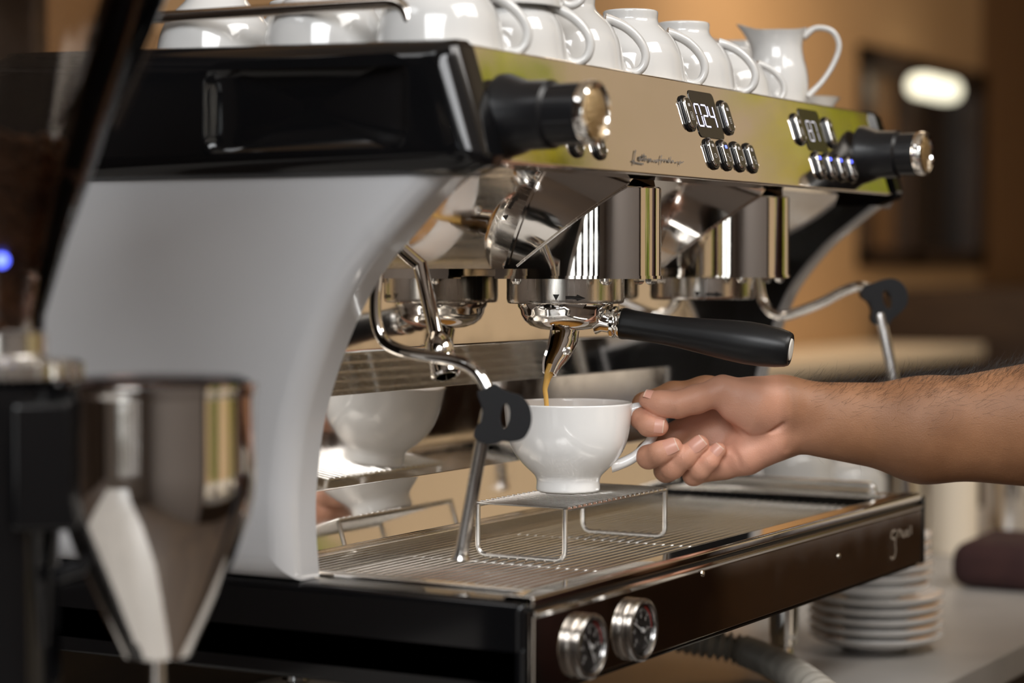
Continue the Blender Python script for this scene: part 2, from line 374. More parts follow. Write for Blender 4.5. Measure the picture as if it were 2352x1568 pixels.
def push_button(x, z, lamp, icon, h=.0205):
    c = fpt(x, z); w = .0112
    b = obj('push_button', stack(c, [(w+.0036, h+.0040, .0060, 0), (w+.0036, h+.0040, .0060, .0016), (w+.0026, h+.0028, .0056, .0023), (w, h, .0048, .0024)]), BLACK, MACH, smooth=50)
    obj('chrome_cap', stack(c, [(w, h, .0048, .0022), (w, h, .0048, .0034), (w-.0005, h-.0005, .0046, .0040), (w-.0012, h-.0012, .0043, .0042), (w-.0018, h-.0018, .0040, .0040)]), CHROME, b, smooth=50)
    obj('button_face', stack(c, [(w-.0016, h-.0016, .0040, .0037), (w-.0018, h-.0018, .0039, .0041)]), FACE, b)
    obj('indicator_lamp', stack(c+FU*.0056, [(.0034, .0024, .0004, .0041), (.0034, .0024, .0004, .0043)]), BLUE if lamp else LAMPG, b)
    g = []
    if icon == 'cup':
        g = [[(-.0016, 0), (-.0016, -.003), (.0010, -.003), (.0010, 0), (-.0016, 0)], [(.0010, -.0008), (.0020, -.001), (.0019, -.0022), (.0010, -.0024)]]
    elif icon == 'cups':
        g = [[(-.0022, .001), (-.0022, -.0012), (-.0002, -.0012), (-.0002, .001), (-.0022, .001)], [(-.0004, -.0018), (-.0004, -.0046), (.0020, -.0046), (.0020, -.0018), (-.0004, -.0018)]]
    elif icon == 'bars':
        g = [[(-.0018, .001), (-.0018, -.005), (.0018, -.005), (.0018, .001), (-.0018, .001)]]+[[(-.001, y), (.001, y)] for y in (-.0005, -.0015, -.0025, -.0035)]
    else:
        g = [[(-.0015, 0), (-.0015, -.002), (.0015, -.002), (.0015, 0), (-.0015, 0)], [(-.001, -.0032), (.001, -.0032), (.001, -.0048), (-.001, -.0048), (-.001, -.0032)]]
    for q in g: obj('icon', ribbon([c+np.array([1., 0, 0])*p[0]+FU*(p[1]-.001)+FN*.0043 for p in q], .00045, FN), ICON, b, smooth=0)
    return b
def ribbon(P, w, nrm):
    P = np.array(P, float); T = np.gradient(P, axis=0); B = np.cross(T, nrm); B /= np.linalg.norm(B, axis=1)[:, None]+1e-12
    n = len(P); V = np.vstack([P+B*w/2, P-B*w/2]); return V, [(i, i+n, i+n+1, i+1) for i in range(n-1)]
SEGS = {'0': 'abcdef', '2': 'abged', '4': 'fgbc', '7': 'abc', '8': 'abcdefg'}
def digits(txt, c, w, h, gap, mt, parent):
    for i, ch in enumerate(txt):
        ox = (i-(len(txt)-1)/2)*(w+gap); g = []
        L = {'a': ((-.5, .5), (.5, .5)), 'b': ((.5, .5), (.5, 0)), 'c': ((.5, 0), (.5, -.5)), 'd': ((-.5, -.5), (.5, -.5)), 'e': ((-.5, 0), (-.5, -.5)), 'f': ((-.5, .5), (-.5, 0)), 'g': ((-.5, 0), (.5, 0))}
        for s in SEGS[ch]:
            (x0, y0), (x1, y1) = L[s]; A = c+np.array([ox+x0*w, 0, 0])+FU*y0*h; B = c+np.array([ox+x1*w, 0, 0])+FU*y1*h; d = (B-A)/np.linalg.norm(B-A); A = A+d*.0005; B = B-d*.0005
            g.append(ribbon([A, B], .0011, FN))
        obj('digit', join(*g), mt, parent, smooth=0)
for k, (xd, txt, mt) in enumerate(((.036, '024', DIGIT), (.2465, '87', DIGITD))):
    c = fpt(xd, .4745)
    ds = obj('display', stack(c, [(.044, .0370, .004, 0), (.044, .0370, .004, .0008), (.0436, .0366, .0038, .0010)]), SCREEN, MACH)
    digits(txt, c+FN*.0012+np.array([-.002, 0, 0])-FU*.001, .0085, .0170, .0035, mt, ds)
    push_button(xd-.0340, .4735, False, 'bars', .0240); push_button(xd+.0345, .4745, False, 'pair', .0240)
    for j, dx in enumerate((-.0122, .0115, .0352, .0592)):
        push_button(xd+dx, .4447, (k == 0 and j == 1) or k == 1, ('cup', 'cups', 'cup', 'cups')[j])
for x in (-.1905, -.1580): push_button(x, .4440, False, 'cup')
# etched script, traced on the fascia sheet
def fmap(p): 
    x, y = p; r = FW+RT*(x-1176)/FPX-UP*(y-784)/FPX; t = ((fpt(0, .46)-CAM)@FN)/(r@FN); return CAM+r*t+FN*.0011
def etched(strokes, mt, w=.0009):
    g = []
    for s in strokes:
        P = spline([fmap(q) for q in s], 5) if len(s) > 2 else np.array([fmap(q) for q in s]); g.append(ribbon(P, w, FN))
    obj('etched_script', join(*g), mt, fas, smooth=0)
cr = lambda L: [(1400+x/5.88, 200+y/5.88) for x, y in L]
etched([cr(s) for s in ([(338, 855), (325, 900), (318, 960), (312, 1010), (306, 1060)], [(285, 1010), (310, 1000), (325, 1020), (380, 1035), (445, 1045)], [(378, 970), (398, 962), (400, 945), (385, 955), (382, 985), (405, 992), (430, 970)],
    [(447, 905), (440, 950), (438, 985), (450, 992), (462, 975)], [(420, 938), (470, 940)], [(478, 935), (474, 952)], [(462, 985), (480, 965), (482, 990), (470, 1000)])], ETCH, .0012)
etched([cr(s) for s in ([(520, 1018), (500, 985), (512, 975), (522, 988), (536, 976), (546, 990), (520, 1018)],)], ETCH, .0012)
etched([cr(s) for s in ([(565, 985), (575, 1012), (590, 990), (600, 1015), (615, 985)], [(640, 985), (622, 995), (625, 1018), (640, 1010), (645, 985), (650, 1015)], [(690, 925), (676, 960), (672, 1010), (668, 1050)], [(655, 990), (700, 985)],
    [(705, 1020), (710, 990), (730, 985)], [(735, 1005), (750, 995), (742, 985), (733, 1005), (750, 1018)], [(768, 1005), (782, 995), (775, 985), (765, 1005), (785, 1018)], [(812, 945), (806, 985), (808, 1020)], [(806, 990), (792, 992), (790, 1015), (806, 1012)],
    [(835, 995), (826, 1008), (838, 1022), (850, 1008), (835, 995)])], ETCHL, .0010)
etched([cr(s) for s in ([(880, 1010), (885, 1028), (900, 1012), (903, 1030)], [(925, 1070), (930, 1015), (945, 1012), (945, 1035), (930, 1035)], [(958, 1012), (962, 1030), (975, 1015), (985, 1012)])], ETCHL, .0008)
# emblem on the base panel, right end
def smap(p):
    r = FW+RT*(p[0]-1176)/FPX-UP*(p[1]-784)/FPX; return CAM+r*((-0.1432-CAM[1])/r[1])
cr2 = lambda L: [(1800+x/2.76, 1000+y/2.76) for x, y in L]
g = [ribbon(spline([smap(q) for q in cr2(s)], 5), .0020, (0, -1, 0)) for s in ([(712, 600), (690, 610), (682, 640), (695, 655), (710, 640), (712, 605), (708, 690), (712, 720), (705, 765), (690, 780), (680, 770)], [(725, 645), (728, 605), (745, 605), (748, 640)],
    [(755, 605), (756, 635), (770, 635), (772, 600)], [(792, 600), (780, 610), (782, 632), (794, 625), (795, 575), (797, 630)], [(808, 570), (810, 625)])]
obj('emblem', join(*g), mat('pale_emblem', (.34, .29, .24), .5), skirt, smooth=0)

# steam knobs -----------------------------------------------------------
BADGE = mat('bronze_badge', (.62, .46, .26), .28, 1.0, bump=(420, .9, .002))
def knob(x, z, yb, ye, r):
    L = yb-ye
    k = obj('steam_knob', place(lathe([(r*1.40, 0), (r*1.40, .004), (r*1.14, .017), (r*1.13, .034), (r*1.04, .0355), (r*1.0, .0362), (r*1.0, L-.009), (r*.985, L-.008)], 48), (x, yb, z), (0, -1, 0)), BLACKM, MACH)
    for q in range(9):
        t = 2*math.pi*q/9; obj('grip_rib', place(rbox(-.0008, .0008, -.0004, .0006, .037, L-.010, .0003, 1), np.array([x, yb, z])+np.array([math.cos(t)*r, 0, math.sin(t)*r]), (0, -1, 0), (math.cos(t), 0, math.sin(t))), BLACKM, k)
    obj('chrome_cap', place(lathe([(r*.97, L-.009), (r*1.04, L-.0075), (r*1.06, L-.004), (r*1.02, L-.001), (r*.93, L), (r*.84, L-.001), (r*.80, L-.003)], 48), (x, yb, z), (0, -1, 0)), CHROME, k)
    obj('badge', place(lathe([(r*.82, L-.0025), (r*.6, L-.0012), (r*.3, L-.0006), (0, L-.0005)], 40), (x, yb, z), (0, -1, 0)), BADGE, k)
knob(-0.2692, .4551, -0.1030, -0.1690, .0190)
knob(.3500, .4590, -0.1030, -0.1630, .0180)

# steam wands -------------------------------------------------------------
def paddle(outline, slot, D, th):       # flat rubber tab, upright, turned towards the barista side
    ring = spline([at(px, py, D) for px, py in outline]+[at(*outline[0], D)], 4)[:-1]
    (sx, sy, rx, ry, tl) = slot
    hole = [at(sx+rx*math.cos(t)*math.cos(tl)-ry*math.sin(t)*math.sin(tl), sy+rx*math.cos(t)*math.sin(tl)+ry*math.sin(t)*math.cos(tl), D) for t in np.linspace(0, 2*math.pi, 25)[:-1]]
    bm = bmesh.new(); E = []
    for loop in (ring, hole):
        vs = [bm.verts.new(p) for p in loop]; E += [bm.edges.new((vs[i], vs[(i+1) % len(vs)])) for i in range(len(vs))]
    bmesh.ops.triangle_fill(bm, use_beauty=True, use_dissolve=False, edges=E)
    r = bmesh.ops.extrude_face_region(bm, geom=bm.faces[:]); vs = set(v for v in r['geom'] if isinstance(v, bmesh.types.BMVert))
    for v in bm.verts: v.co += Vector(FW)*(th/2 if v in vs else -th/2)
    bmesh.ops.recalc_face_normals(bm, faces=bm.faces[:])
    ed = [e for e in bm.edges if len(e.link_faces) == 2 and e.calc_face_angle(0) > 1.2]
    bmesh.ops.bevel(bm, geom=ed, offset=th*.28, segments=4, affect='EDGES', profile=.5, clamp_overlap=True)
    return bm_geo(bm)
def steam_wand(X, up, r, outline, slot, low, rl, th):
    P = spline([on(x, y, 'X', X) for x, y in up], 8)
    w = obj('steam_wand', tube(P, r, 16), CHROME, MACH)
    obj('rubber_grip', paddle(outline, slot, float((on(outline[0][0]+18, outline[0][1]+30, 'X', X)-CAM) @ FW), th), RUBBER, w, smooth=60)
    Q = spline([on(x, y, 'X', X) for x, y in low], 6); n = len(Q)
    rr = np.interp(np.linspace(0, 1, n), [0, .02, .72, .78, .95, .985, 1], np.array([1, 1.05, 1.1, 1.15, 1.55, 1.5, 1.2])*rl)
    obj('wand_nozzle', tube(Q, rr, 16), WANDST, w, smooth=50)
o8 = lambda L: [(700+x/2.613, 750+y/2.613) for x, y in L]
steam_wand(-0.235, [(880, 560), (869, 620), (862, 690), (866, 745), (885, 785), (925, 806), (985, 819), (1040, 828), (1080, 843), (1106, 868), (1124, 905)], .0042,
    o8([(1035, 390), (1075, 372), (1140, 345), (1180, 372), (1240, 395), (1300, 415), (1345, 470), (1362, 540), (1350, 610), (1310, 670), (1240, 688), (1190, 682), (1150, 700), (1110, 706), (1060, 692), (1020, 668), (1016, 630), (1035, 590), (1062, 560), (1068, 510), (1060, 470), (1045, 430)]), (700+1203/2.613, 750+535/2.613, 10.5, 28, .08),
    [(1120, 940), (1106, 1015), (1082, 1150), (1062, 1258), (1058, 1287)], .0042, .015)
o9 = lambda L: [(1640+x/2.704, 420+y/2.704) for x, y in L]
steam_wand(.400, [(1735, 560), (1742, 640), (1750, 685), (1768, 714), (1795, 726), (1830, 717), (1890, 693), (1940, 667), (1975, 657), (2010, 668)], .0047,
    o9([(905, 680), (930, 640), (990, 620), (1060, 597), (1120, 600), (1175, 640), (1195, 710), (1180, 770), (1130, 820), (1095, 850), (1075, 880), (1000, 880), (970, 840), (975, 790), (955, 740), (915, 710)]), (1640+1065/2.704, 420+722/2.704, 9.5, 22, -.22),
    [(2020, 720), (2034, 780), (2057, 890), (2075, 985), (2080, 1010)], .0047, .017)

# hot water spout -----------------------------------------------------------
A = on(966, 612, 'Y', .016); B = on(1003, 772, 'Y', -.004); d = (B-A)/np.linalg.norm(B-A)
hw = obj('hot_water_spout', tube([A-d*.012, A, (A+B)/2, B], .0052, 16), CHROME, MACH)
obj('spout_bell', place(lathe([(.0052, -.002), (.0065, 0), (.0092, .004), (.0100, .009), (.0100, .0135), (.0090, .0150), (.0096, .0165), (.0102, .0285), (.0090, .0300), (.0070, .0300), (.0065, .022), (0, .022)], 24), B, d), CHROME, hw)

# group heads ---------------------------------------------------------------
def plan(hw, yb, yf, n=40):
    pts = [(-hw, yb+(.0165-yb)*k/4) for k in range(4)]
    yc = .016; b = yc-yf
    for k in range(n+1):
        t = math.pi*k/n; c, s = math.cos(t), math.sin(t); e = .97
        pts.append((-hw*math.copysign(abs(c)**e, c), yc-b*abs(s)**e))
    pts += [(hw, .0165+(yb-.0165)*k/4) for k in range(1, 5)]; return pts
def cylmark(poly, r):      # photo-traced mark wrapped on the collar
    V = []
    for px, py in poly:
        xr = (px-1298.8)*.3298e-3; b = math.asin(max(-1, min(1, xr/r))); dv = -_Fh*math.cos(b)+RT*math.sin(b); dd = 1.65-r*math.cos(b)
        V.append(dv*r+np.array([0, 0, .36-(py-617)*dd/5000]))
    return np.array(V)
def group_head(x0):
    pl = plan(.0455, .0350, -.0775); n = len(pl); zb, zt = .3545, .4205
    rings = [(1.0, zb), (1.0, zt-.0012), (.985, zt)]; V = [(x0+x*k, y*k, z) for k, z in rings for x, y in pl]
    Fc = [(r*n+i, r*n+(i+1) % n, (r+1)*n+(i+1) % n, (r+1)*n+i) for r in range(2) for i in range(n)]+[tuple(range(2*n, 3*n))]
    bd = obj('group_head', (V, Fc), CHROME, MACH, smooth=40)
    seam = [(x0+x*1.004, y*1.004, MB_[1]+(MB_[0]-y)*math.tan(math.radians(36.0))-.0006) for x, y in pl if -.066 < y < .0175]
    half = [q for q in seam if q[0] < x0]; oth = [q for q in seam if q[0] >= x0]
    for q in (half, oth): obj('seam', tube(np.array(q), .0007, 6), STEEL, bd)
    fl = plan(.0468, .0352, -.0785); m_ = len(fl)
    obj('shield_flange', ([(x0+x, y, .3525) for x, y in fl]+[(x0+x, y, .3548) for x, y in fl], [(i, i+1, i+1+m_, i+m_) for i in range(m_-1)]+[tuple(range(m_)), tuple(range(m_, 2*m_)), (0, m_, 2*m_-1, m_-1)]), CHROME, bd, smooth=40)
    cl = obj('collar', place(lathe([(.030, .3545), (.0440, .3545), (.0447, .3535), (.0447, .3372), (.0440, .3345), (.0425, .3338), (.034, .3338)], 72), (x0, 0, 0)), STEEL, bd, smooth=40)
    for L in ([(1267, 676), (1281.5, 676), (1274.3, 690.5)], [(1295.5, 679.5), (1308, 679.5), (1321.5, 679.8), (1321.5, 676), (1331, 680.5), (1341, 684.8), (1331, 688), (1321, 691), (1321.5, 687.8), (1308, 687.2), (1295.5, 687)]):
        v = cylmark(L, .04485); ctr = v.mean(0)
        ctr = np.array([*(ctr[:2]/np.linalg.norm(ctr[:2])*.04485), ctr[2]])
        vv = np.vstack([v, ctr])+np.array([x0, 0, 0]); k = len(v); obj('marker', (vv, [(i, (i+1) % k, k) for i in range(k)]), INK, bd, smooth=0)
    for (sx, sy) in ((-.030, -.050), (.012, -.066), (.034, -.045), (-.040, .020)):
        obj('bolt', place(lathe([(.0048, 0), (.0048, .0022), (.0036, .0040), (.0018, .0048), (0, .005)], 6 if sx > 0 else 16), (x0+sx, sy, .3528), (0, 0, -1)), STEEL, bd, smooth=30)
group_head(0.0); group_head(.245)

# pressure gauges --------------------------------------------------------------
DIAL = mat('black_dial', (.012, .012, .013), .5); TICK = mat('white_tick', (.7, .7, .7), .5); RED = mat('red_zone', (.5, .02, .015), .5); GLASS = mat('gauge_glass', (1, 1, 1), .02, trans=1.0, ior=1.45)
def gauge(x, z, ang):
    c = np.array([x, -0.1425, z]); ux, uz = np.array([1., 0, 0]), np.array([0, 0, 1.]); R_ = .0205
    gg = obj('pressure_gauge', place(lathe([(R_, 0), (R_+.0003, .0008), (R_+.0003, .0032), (R_-.0006, .0037), (R_-.0006, .0041), (R_+.0003, .0046), (R_+.0003, .0068), (R_-.0008, .0078), (R_-.0020, .0080), (R_-.0030, .0072), (R_-.0036, .0052), (R_-.0044, .0036), (0, .0036)], 64), c, (0, -1, 0)), mat('dark_satin_bezel', (.30, .29, .28), .24, 1.0), MACH, smooth=30)
    obj('dial', place(lathe([(R_-.0045, .0037), (R_-.0046, .0044), (0, .0044)], 48), c, (0, -1, 0)), DIAL, gg)
    y = np.array([0, -.0046, 0]); g = []
    P = lambda rr, a: c+y+ux*rr*math.sin(a)+uz*rr*math.cos(a)
    for k in range(31):
        a = math.radians(-135+9*k); g.append(ribbon([P(.0128 if k % 5 else .0112, a), P(.0142, a)], .0004 if k % 5 else .0007, (0, -1, 0)))
    for k in range(0, 31, 5):
        a = math.radians(-135+9*k); q = P(.0092, a); g.append(ribbon([q-uz*.0012, q+uz*.0012], .0011, (0, -1, 0)))
    obj('scale_marks', join(*g), TICK, gg, smooth=0)
    obj('red_zone', ribbon([P(.0154, math.radians(a)) for a in range(20, 100, 8)], .0012, (0, -1, 0)), RED, gg, smooth=0)
    a = math.radians(ang); t = c+np.array([0, -.0050, 0])
    obj('needle', join(ribbon([t-(ux*math.sin(a)+uz*math.cos(a))*.005, t+(ux*math.sin(a)+uz*math.cos(a))*.0125], .0011, (0, -1, 0)), ribbon([t+ux*.001-uz*.001, t+ux*.006-uz*.001], .002, (0, -1, 0)), place(lathe([(.0016, 0), (.0016, .001), (0, .0012)], 16), t, (0, -1, 0))), TICK, gg, smooth=0)
    obj('glass', place(lathe([(R_-.0034, .0060), (R_-.0034, .0064), (0, .0066)], 48), c, (0, -1, 0)), GLASS, gg)
gauge(-0.2387, .1215, 150); gauge(-0.1663, .1215, -60)

# legs, cup rail -------------------------------------------------------------
for x, y in ((-.215, -.060), (.355, -.030), (.000, .25), (.355, .25)):
    lg = obj('leg', place(lathe([(.0125, .030), (.0135, .034), (.0135, .060), (.0150, .064), (.0150, .096)], 32), (x, y, 0)), CHROME, MACH)
    obj('foot', place(lathe([(.0200, 0), (.0205, .003), (.0190, .008), (.011, .011), (.009, .016), (.009, .022), (.0125, .024), (.0125, .031)], 32), (x, y, .0002)), CHROME, lg)
RAILM = mat('rail_steel', (.62, .57, .52), .16, 1.0)
obj('cup_rail', tube(fillet([(-.288, .206, .494), (-.288, .206, .5300), (-.288, -.0445, .5285), (-.288, -.0445, .494)], .020, 8), .0041, 14), RAILM, MACH)

# drip grate: every bar a piece ------------------------------------------------
GR = empty('drip_grate', (.06, -.02, .148), 'long steel wire drip grate lying in the machine tray', 'grate')
gb = None; NB = 26
for k in range(NB):
    y = -.1185+k*.0075
    if gb is None: gb = obj('grate_bar', tube([(-.2605, y, .1492), (.371, y, .1492)], .00105, 8), WIRE, GR); y0_ = y
    else: share('grate_bar', gb, GR, (0, y-y0_, 0))
for x in (-.255, -.10, .055, .21, .365):
    obj('cross_bar', tube([(x, -.1195, .1458), (x, .070, .1458)], .0018, 8), WIRE, GR)

# cup stand ----------------------------------------------------------------------
CS = empty('cup_stand', (-.016, -.0165, .151), 'low wire cup stand with bent legs standing on the drip grate', 'cup stand')
X0, X1, Y0, Y1, ZT, ZB = -.097, .065, -.0525, .0195, .1905, .1529
for x in (X0, X1):
    obj('leg_frame', tube(np.vstack([fillet([(x, Y0, ZT-.001), (x, Y0, ZB), (x, Y1, ZB), (x, Y1, ZT-.001)], .008, 6)]), .0019, 10), WIRE, CS)
for y in (Y0, Y1):
    obj('side_rail', tube([(X0, y, ZT-.0012), (X1, y, ZT-.0012)], .0018, 10), WIRE, CS)
st = None; NW = 22
for k in range(NW):
    x = X0+(X1-X0)*k/(NW-1)
    if st is None: st = obj('stand_wire', tube([(x, Y0-.002, ZT), (x, Y1+.002, ZT)], .0010, 8), WIRE, CS)
    else: share('stand_wire', st, CS, (x-X0, 0, 0))

# portafilter -------------------------------------------------------------------
PF = empty('portafilter', (0, 0, .32), 'chrome portafilter with a thick black handle locked in the front group', 'portafilter')
obj('filter_bowl', lathe([(.0345, .340), (.0365, .336), (.0362, .3315), (.0345, .3290), (.0338, .3255), (.0315, .3210), (.0265, .3170), (.0190, .3145), (.0110, .3136), (0, .3134)], 64), CHROME, PF, smooth=60)
H0 = .957*RT-.29*_Fh; S = H0*.030+np.array([0, 0, .3225]); S1 = H0*.0440+np.array([0, 0, .3190]); E_ = H0*.1720+np.array([0, 0, .3005]); da = (E_-S1)/np.linalg.norm(E_-S1); L = np.linalg.norm(E_-S1)
obj('neck', join(tube([S-H0*.006, S, S1-da*.004, S1+da*.004], [.0120, .0100, .0085, .0085], 20), place(lathe([(.0100, -.0085), (.0122, -.0070), (.0122, -.0050), (.0095, -.0035), (.0112, -.0020), (.0117, .0015), (.0105, .0030)], 32), S1, da)), CHROME, PF, smooth=50)
hd = obj('handle', place(lathe([(.0100, -.0005), (.0117, .0000), (.0120, .0020), (.0114, .0060), (.0109, .0180), (.0111, .0330), (.0118, .0470), (.0134, .0640), (.0152, .0830), (.0160, .0970), (.0158, L-.022), (.0146, L-.010), (.0132, L-.003), (.0120, L-.0005), (.0112, L), (.0094, L-.0004), (.0088, L-.003)], 48), S1, da), HANDLEB, PF, smooth=50)
obj('end_plug', place(lathe([(.0085, L-.004), (.0085, L-.0012), (.0080, L+.0002), (.0070, L+.0006), (0, L+.0004)], 32), S1, da), mat('cream_plug', (.75, .72, .66), .4), hd)
obj('lug', rbox(.020, .030, -.030, -.022, .3300, .3345, .001), CHROME, PF)
# open spout: a gutter that bends towards the left
def gutter(path, rad, o, a0, a1, th, n=14):
    V, Fc = [], []; P = np.array(path); T = np.gradient(P, axis=0); T /= np.linalg.norm(T, axis=1)[:, None]
    for i in range(len(P)):
        ov = o-(o@T[i])*T[i]; ov /= np.linalg.norm(ov); sv = np.cross(T[i], ov)
        for rr in (rad[i], rad[i]-th):
            for k in range(n+1):
                a = a0+(a1-a0)*k/n; V.append(P[i]+rr*(ov*math.cos(a)+sv*math.sin(a)))
    m_ = 2*(n+1)
    for i in range(len(P)-1):
        ring = [i*m_+k for k in range(n+1)]+[i*m_+m_-1-k for k in range(n+1)]
        for k in range(len(ring)):
            a, b = ring[k], ring[(k+1) % len(ring)]; Fc.append((a, b, b+m_, a+m_))
    for i in (0, len(P)-1):
        for k in range(n): Fc.append((i*m_+k, i*m_+k+1, i*m_+n+1+k+1, i*m_+n+1+k))
    return np.array(V), Fc
GP = spline([at(1297, 757, 1.650), at(1293, 782, 1.648), at(1283, 808, 1.644), at(1270, 832, 1.640), at(1262, 858, 1.637)], 5); GRr = np.interp(np.linspace(0, 1, len(GP)), [0, .3, .6, .85, 1], [.0112, .0110, .0092, .0072, .0056])
od = -_Fh*.75-RT*.62+np.array([0, 0, .25]); od /= np.linalg.norm(od)
obj('spout', gutter(GP, GRr, od, math.radians(42), math.radians(318), .0016), CHROME, PF, smooth=50)
obj('spout_bolt', place(lathe([(.0034, 0), (.0034, .0015), (.002, .0022), (.0019, .0008), (0, .0008)], 6), at(1303, 806, 1.636), -_Fh+RT*.2), STEEL, PF, smooth=30)
CF = GP-od*0.0030
obj('coffee_in_spout', tube(CF, GRr*.50, 14), DARKCOF, PF)

# coffee stream and cup ---------------------------------------------------------
tag(obj('coffee_stream', tube(spline([at(1268, 838, 1.6395), at(1261, 858, 1.638), at(1256, 874, 1.638), at(1252, 894, 1.638), at(1254, 912, 1.638), at(1256, 940, 1.638), at(1257, 990, 1.638)], 6), np.interp(np.linspace(0, 1, 37), [0, .15, .3, .5, 1], [.0034, .0036, .0026, .0019, .0017]), 12), STREAM), 'thin golden stream of espresso running from spout into cup', 'coffee')

def cup_geo(s=1.0, flare=1.0):
    o = [(.0215, .0012), (.0228, .0), (.0240, .0008), (.0243, .0025), (.0240, .0065), (.0243, .0090), (.0262, .0125), (.0330, .0190), (.0394, .0265), (.0437, .0345), (.0464, .0440), (.0479, .0550), (.0487, .0640), (.0488, .0662), (.0482, .0670), (.0470, .0660), (.0459, .0560), (.0443, .0440), (.0412, .0340), (.0355, .0255), (.028, .0180), (.0180, .0125), (.008, .0105), (0, .0102)]
    P = spline([(r*s, z*s, 0) for r, z in o], 3)[:, :2]; return lathe([(0, .0022*s)]+[tuple(p) for p in P], 64)
def cup_handle(s=1.0):
    P = spline([(.0450*s, 0, .0575*s), (.0490*s, 0, .0618*s), (.0560*s, 0, .0628*s), (.0628*s, 0, .0590*s), (.0660*s, 0, .0515*s), (.0650*s, 0, .0430*s), (.0590*s, 0, .0335*s), (.0500*s, 0, .0255*s), (.0400*s, 0, .0205*s), (.0325*s, 0, .0190*s)], 6)
    n = len(P); rr = np.interp(np.linspace(0, 1, n), [0, .1, .3, .6, .9, 1], [1.45, 1.15, 1.0, 1.0, 1.15, 1.5])*s
    return tube(P, rr, 14, True, flat=((0, 1, 0), .0054, .0037))
CUP = empty('coffee_cup', (0, 0, 0), 'white porcelain cappuccino cup on the wire stand, held by the hand', 'cup')
obj('cup_body', cup_geo(), PORC_LIT, CUP, smooth=60); obj('cup_handle', cup_handle(), PORC_LIT, CUP, smooth=60)
CUP.location = (-.0012, -.0030, .1919); CUP.rotation_euler = (0, 0, math.atan2(RT[1], RT[0]))
tag(obj('coffee', place(lathe([(0, -.004), (.038, -.004), (.0425, 0), (.02, .0002), (0, .0002)], 48), (-.0012, -.003, .2370)), COFFEE), 'brown espresso crema filling the held white cup', 'coffee')
# ------------------------------------------------------------------ cups and jugs on top of the machine
CG = 'white cups stored upside down on top of the machine'
s = .860
UC = empty('stored_cup', (0, 0, 0), '', 'cup', CG)
obj('cup_body', cup_geo(s), PORC_DIM, UC, smooth=60); obj('cup_handle', cup_handle(s), PORC_DIM, UC, smooth=60)
def upside(x, y, ang, label, z=.4957, first=[True], sc=1.0):
    o = UC if first[0] else copy_tree(UC, (0, 0, 0)); first[0] = False
    o.location = (x, y, z+.0672*s*sc); o.rotation_euler = (math.pi, 0, math.radians(ang)); o.scale = (sc,)*3; o['label'] = label; return o
hR = math.degrees(math.atan2(RT[1], RT[0]))
FRONT = [(-.2520, 'first cup from the left in the front row, its bottom cut off by the frame'), (-.1660, 'front-row cup between the first and third, a second cup stacked on it'), (-.0815, 'front-row cup just left of the two whose foot rings show'),
         (.0200, 'front-row cup with its foot ring in view and handle looping over the next'), (.1120, 'fifth front-row cup, the rightmost whose foot ring shows')]
for i, (x, lb) in enumerate(FRONT): upside(x, -.0445, hR+(4, -3, 2, 6, -4)[i], lb)
upside(-.1650, -.0400, hR+8, 'cup stacked on top of the second front-row cup', z=.4957+.0400)
upside(.1960, -.0480, hR+5, 'smaller low white cup between the front row and the creamers', sc=.78)
ROWS = [(.046, (-.250, -.158, -.064, .032, .128)), (.140, (-.246, -.150, -.054))]
NM = {(0, 0): 'cup behind the first front-row cup, under the rail end', (0, 1): 'cup behind the second front-row cup', (0, 2): 'cup behind the third front-row cup', (0, 3): 'cup behind the fourth front-row cup', (0, 4): 'cup behind the fifth front-row cup',
      (1, 0): 'blurred cup in the middle of the rail opening', (1, 1): 'third-row cup beside the one in the rail opening', (1, 2): 'third-row cup far from the rail'}
for r_, (y, xs) in enumerate(ROWS):
    for c_, x in enumerate(xs): upside(x, y, 45, 'white '+NM[(r_, c_)])

def jug(loc, h, ang, label):
    J = empty('creamer_jug', (0, 0, 0), label, 'jug', 'white creamers on top of the machine')
    pr = [(.0195, 0), (.0225, .001), (.0255, .010), (.0275, .022), (.0268, .034), (.0238, .046), (.0222, .056), (.0236, .064), (.0262, .070)]
    P = spline([(a*h/.07, b*h/.07, 0) for a, b in pr], 4)[:, :2]
    inn = [(max(.002, a-.0022), b) for a, b in P[::-1][:-6]]
    v, f = lathe([tuple(p) for p in P]+[tuple(p) for p in inn], 56); v = v.copy()
    for k in range(len(v)):
        x, y, z = v[k]; t = max(0, (z/h-.72)/.28); a = math.atan2(y, x); w = max(0, math.cos(a))**6; b = max(0, -math.cos(a))**3
        v[k, 0] += t**1.6*w*.010*h/.07; v[k, 2] += t**1.5*(w*.007+b*.004)*h/.07; v[k, 1] *= 1-.25*t*w
    obj('jug_body', (v, f), PORC_DIM, J, smooth=60)
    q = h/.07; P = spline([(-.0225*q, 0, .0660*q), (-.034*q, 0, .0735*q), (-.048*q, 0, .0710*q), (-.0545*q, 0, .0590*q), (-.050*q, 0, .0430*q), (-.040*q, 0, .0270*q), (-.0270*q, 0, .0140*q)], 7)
    obj('jug_handle', tube(P, np.interp(np.linspace(0, 1, len(P)), [0, .15, .8, 1], [1.5, 1, .9, 1.1]), 12, True, flat=((0, 1, 0), .0040*q, .0026*q)), PORC_DIM, J, smooth=60)
    J.location = loc; J.rotation_euler = (0, 0, math.radians(ang)); return J
jug((.306, -.0420, .4957), .0690, hR+180, 'white creamer jug with tall handle, rightmost on the machine top')
jug((.372, .0250, .4957), .0690, hR+186, 'white creamer jug half hidden behind the cups and the other creamer')
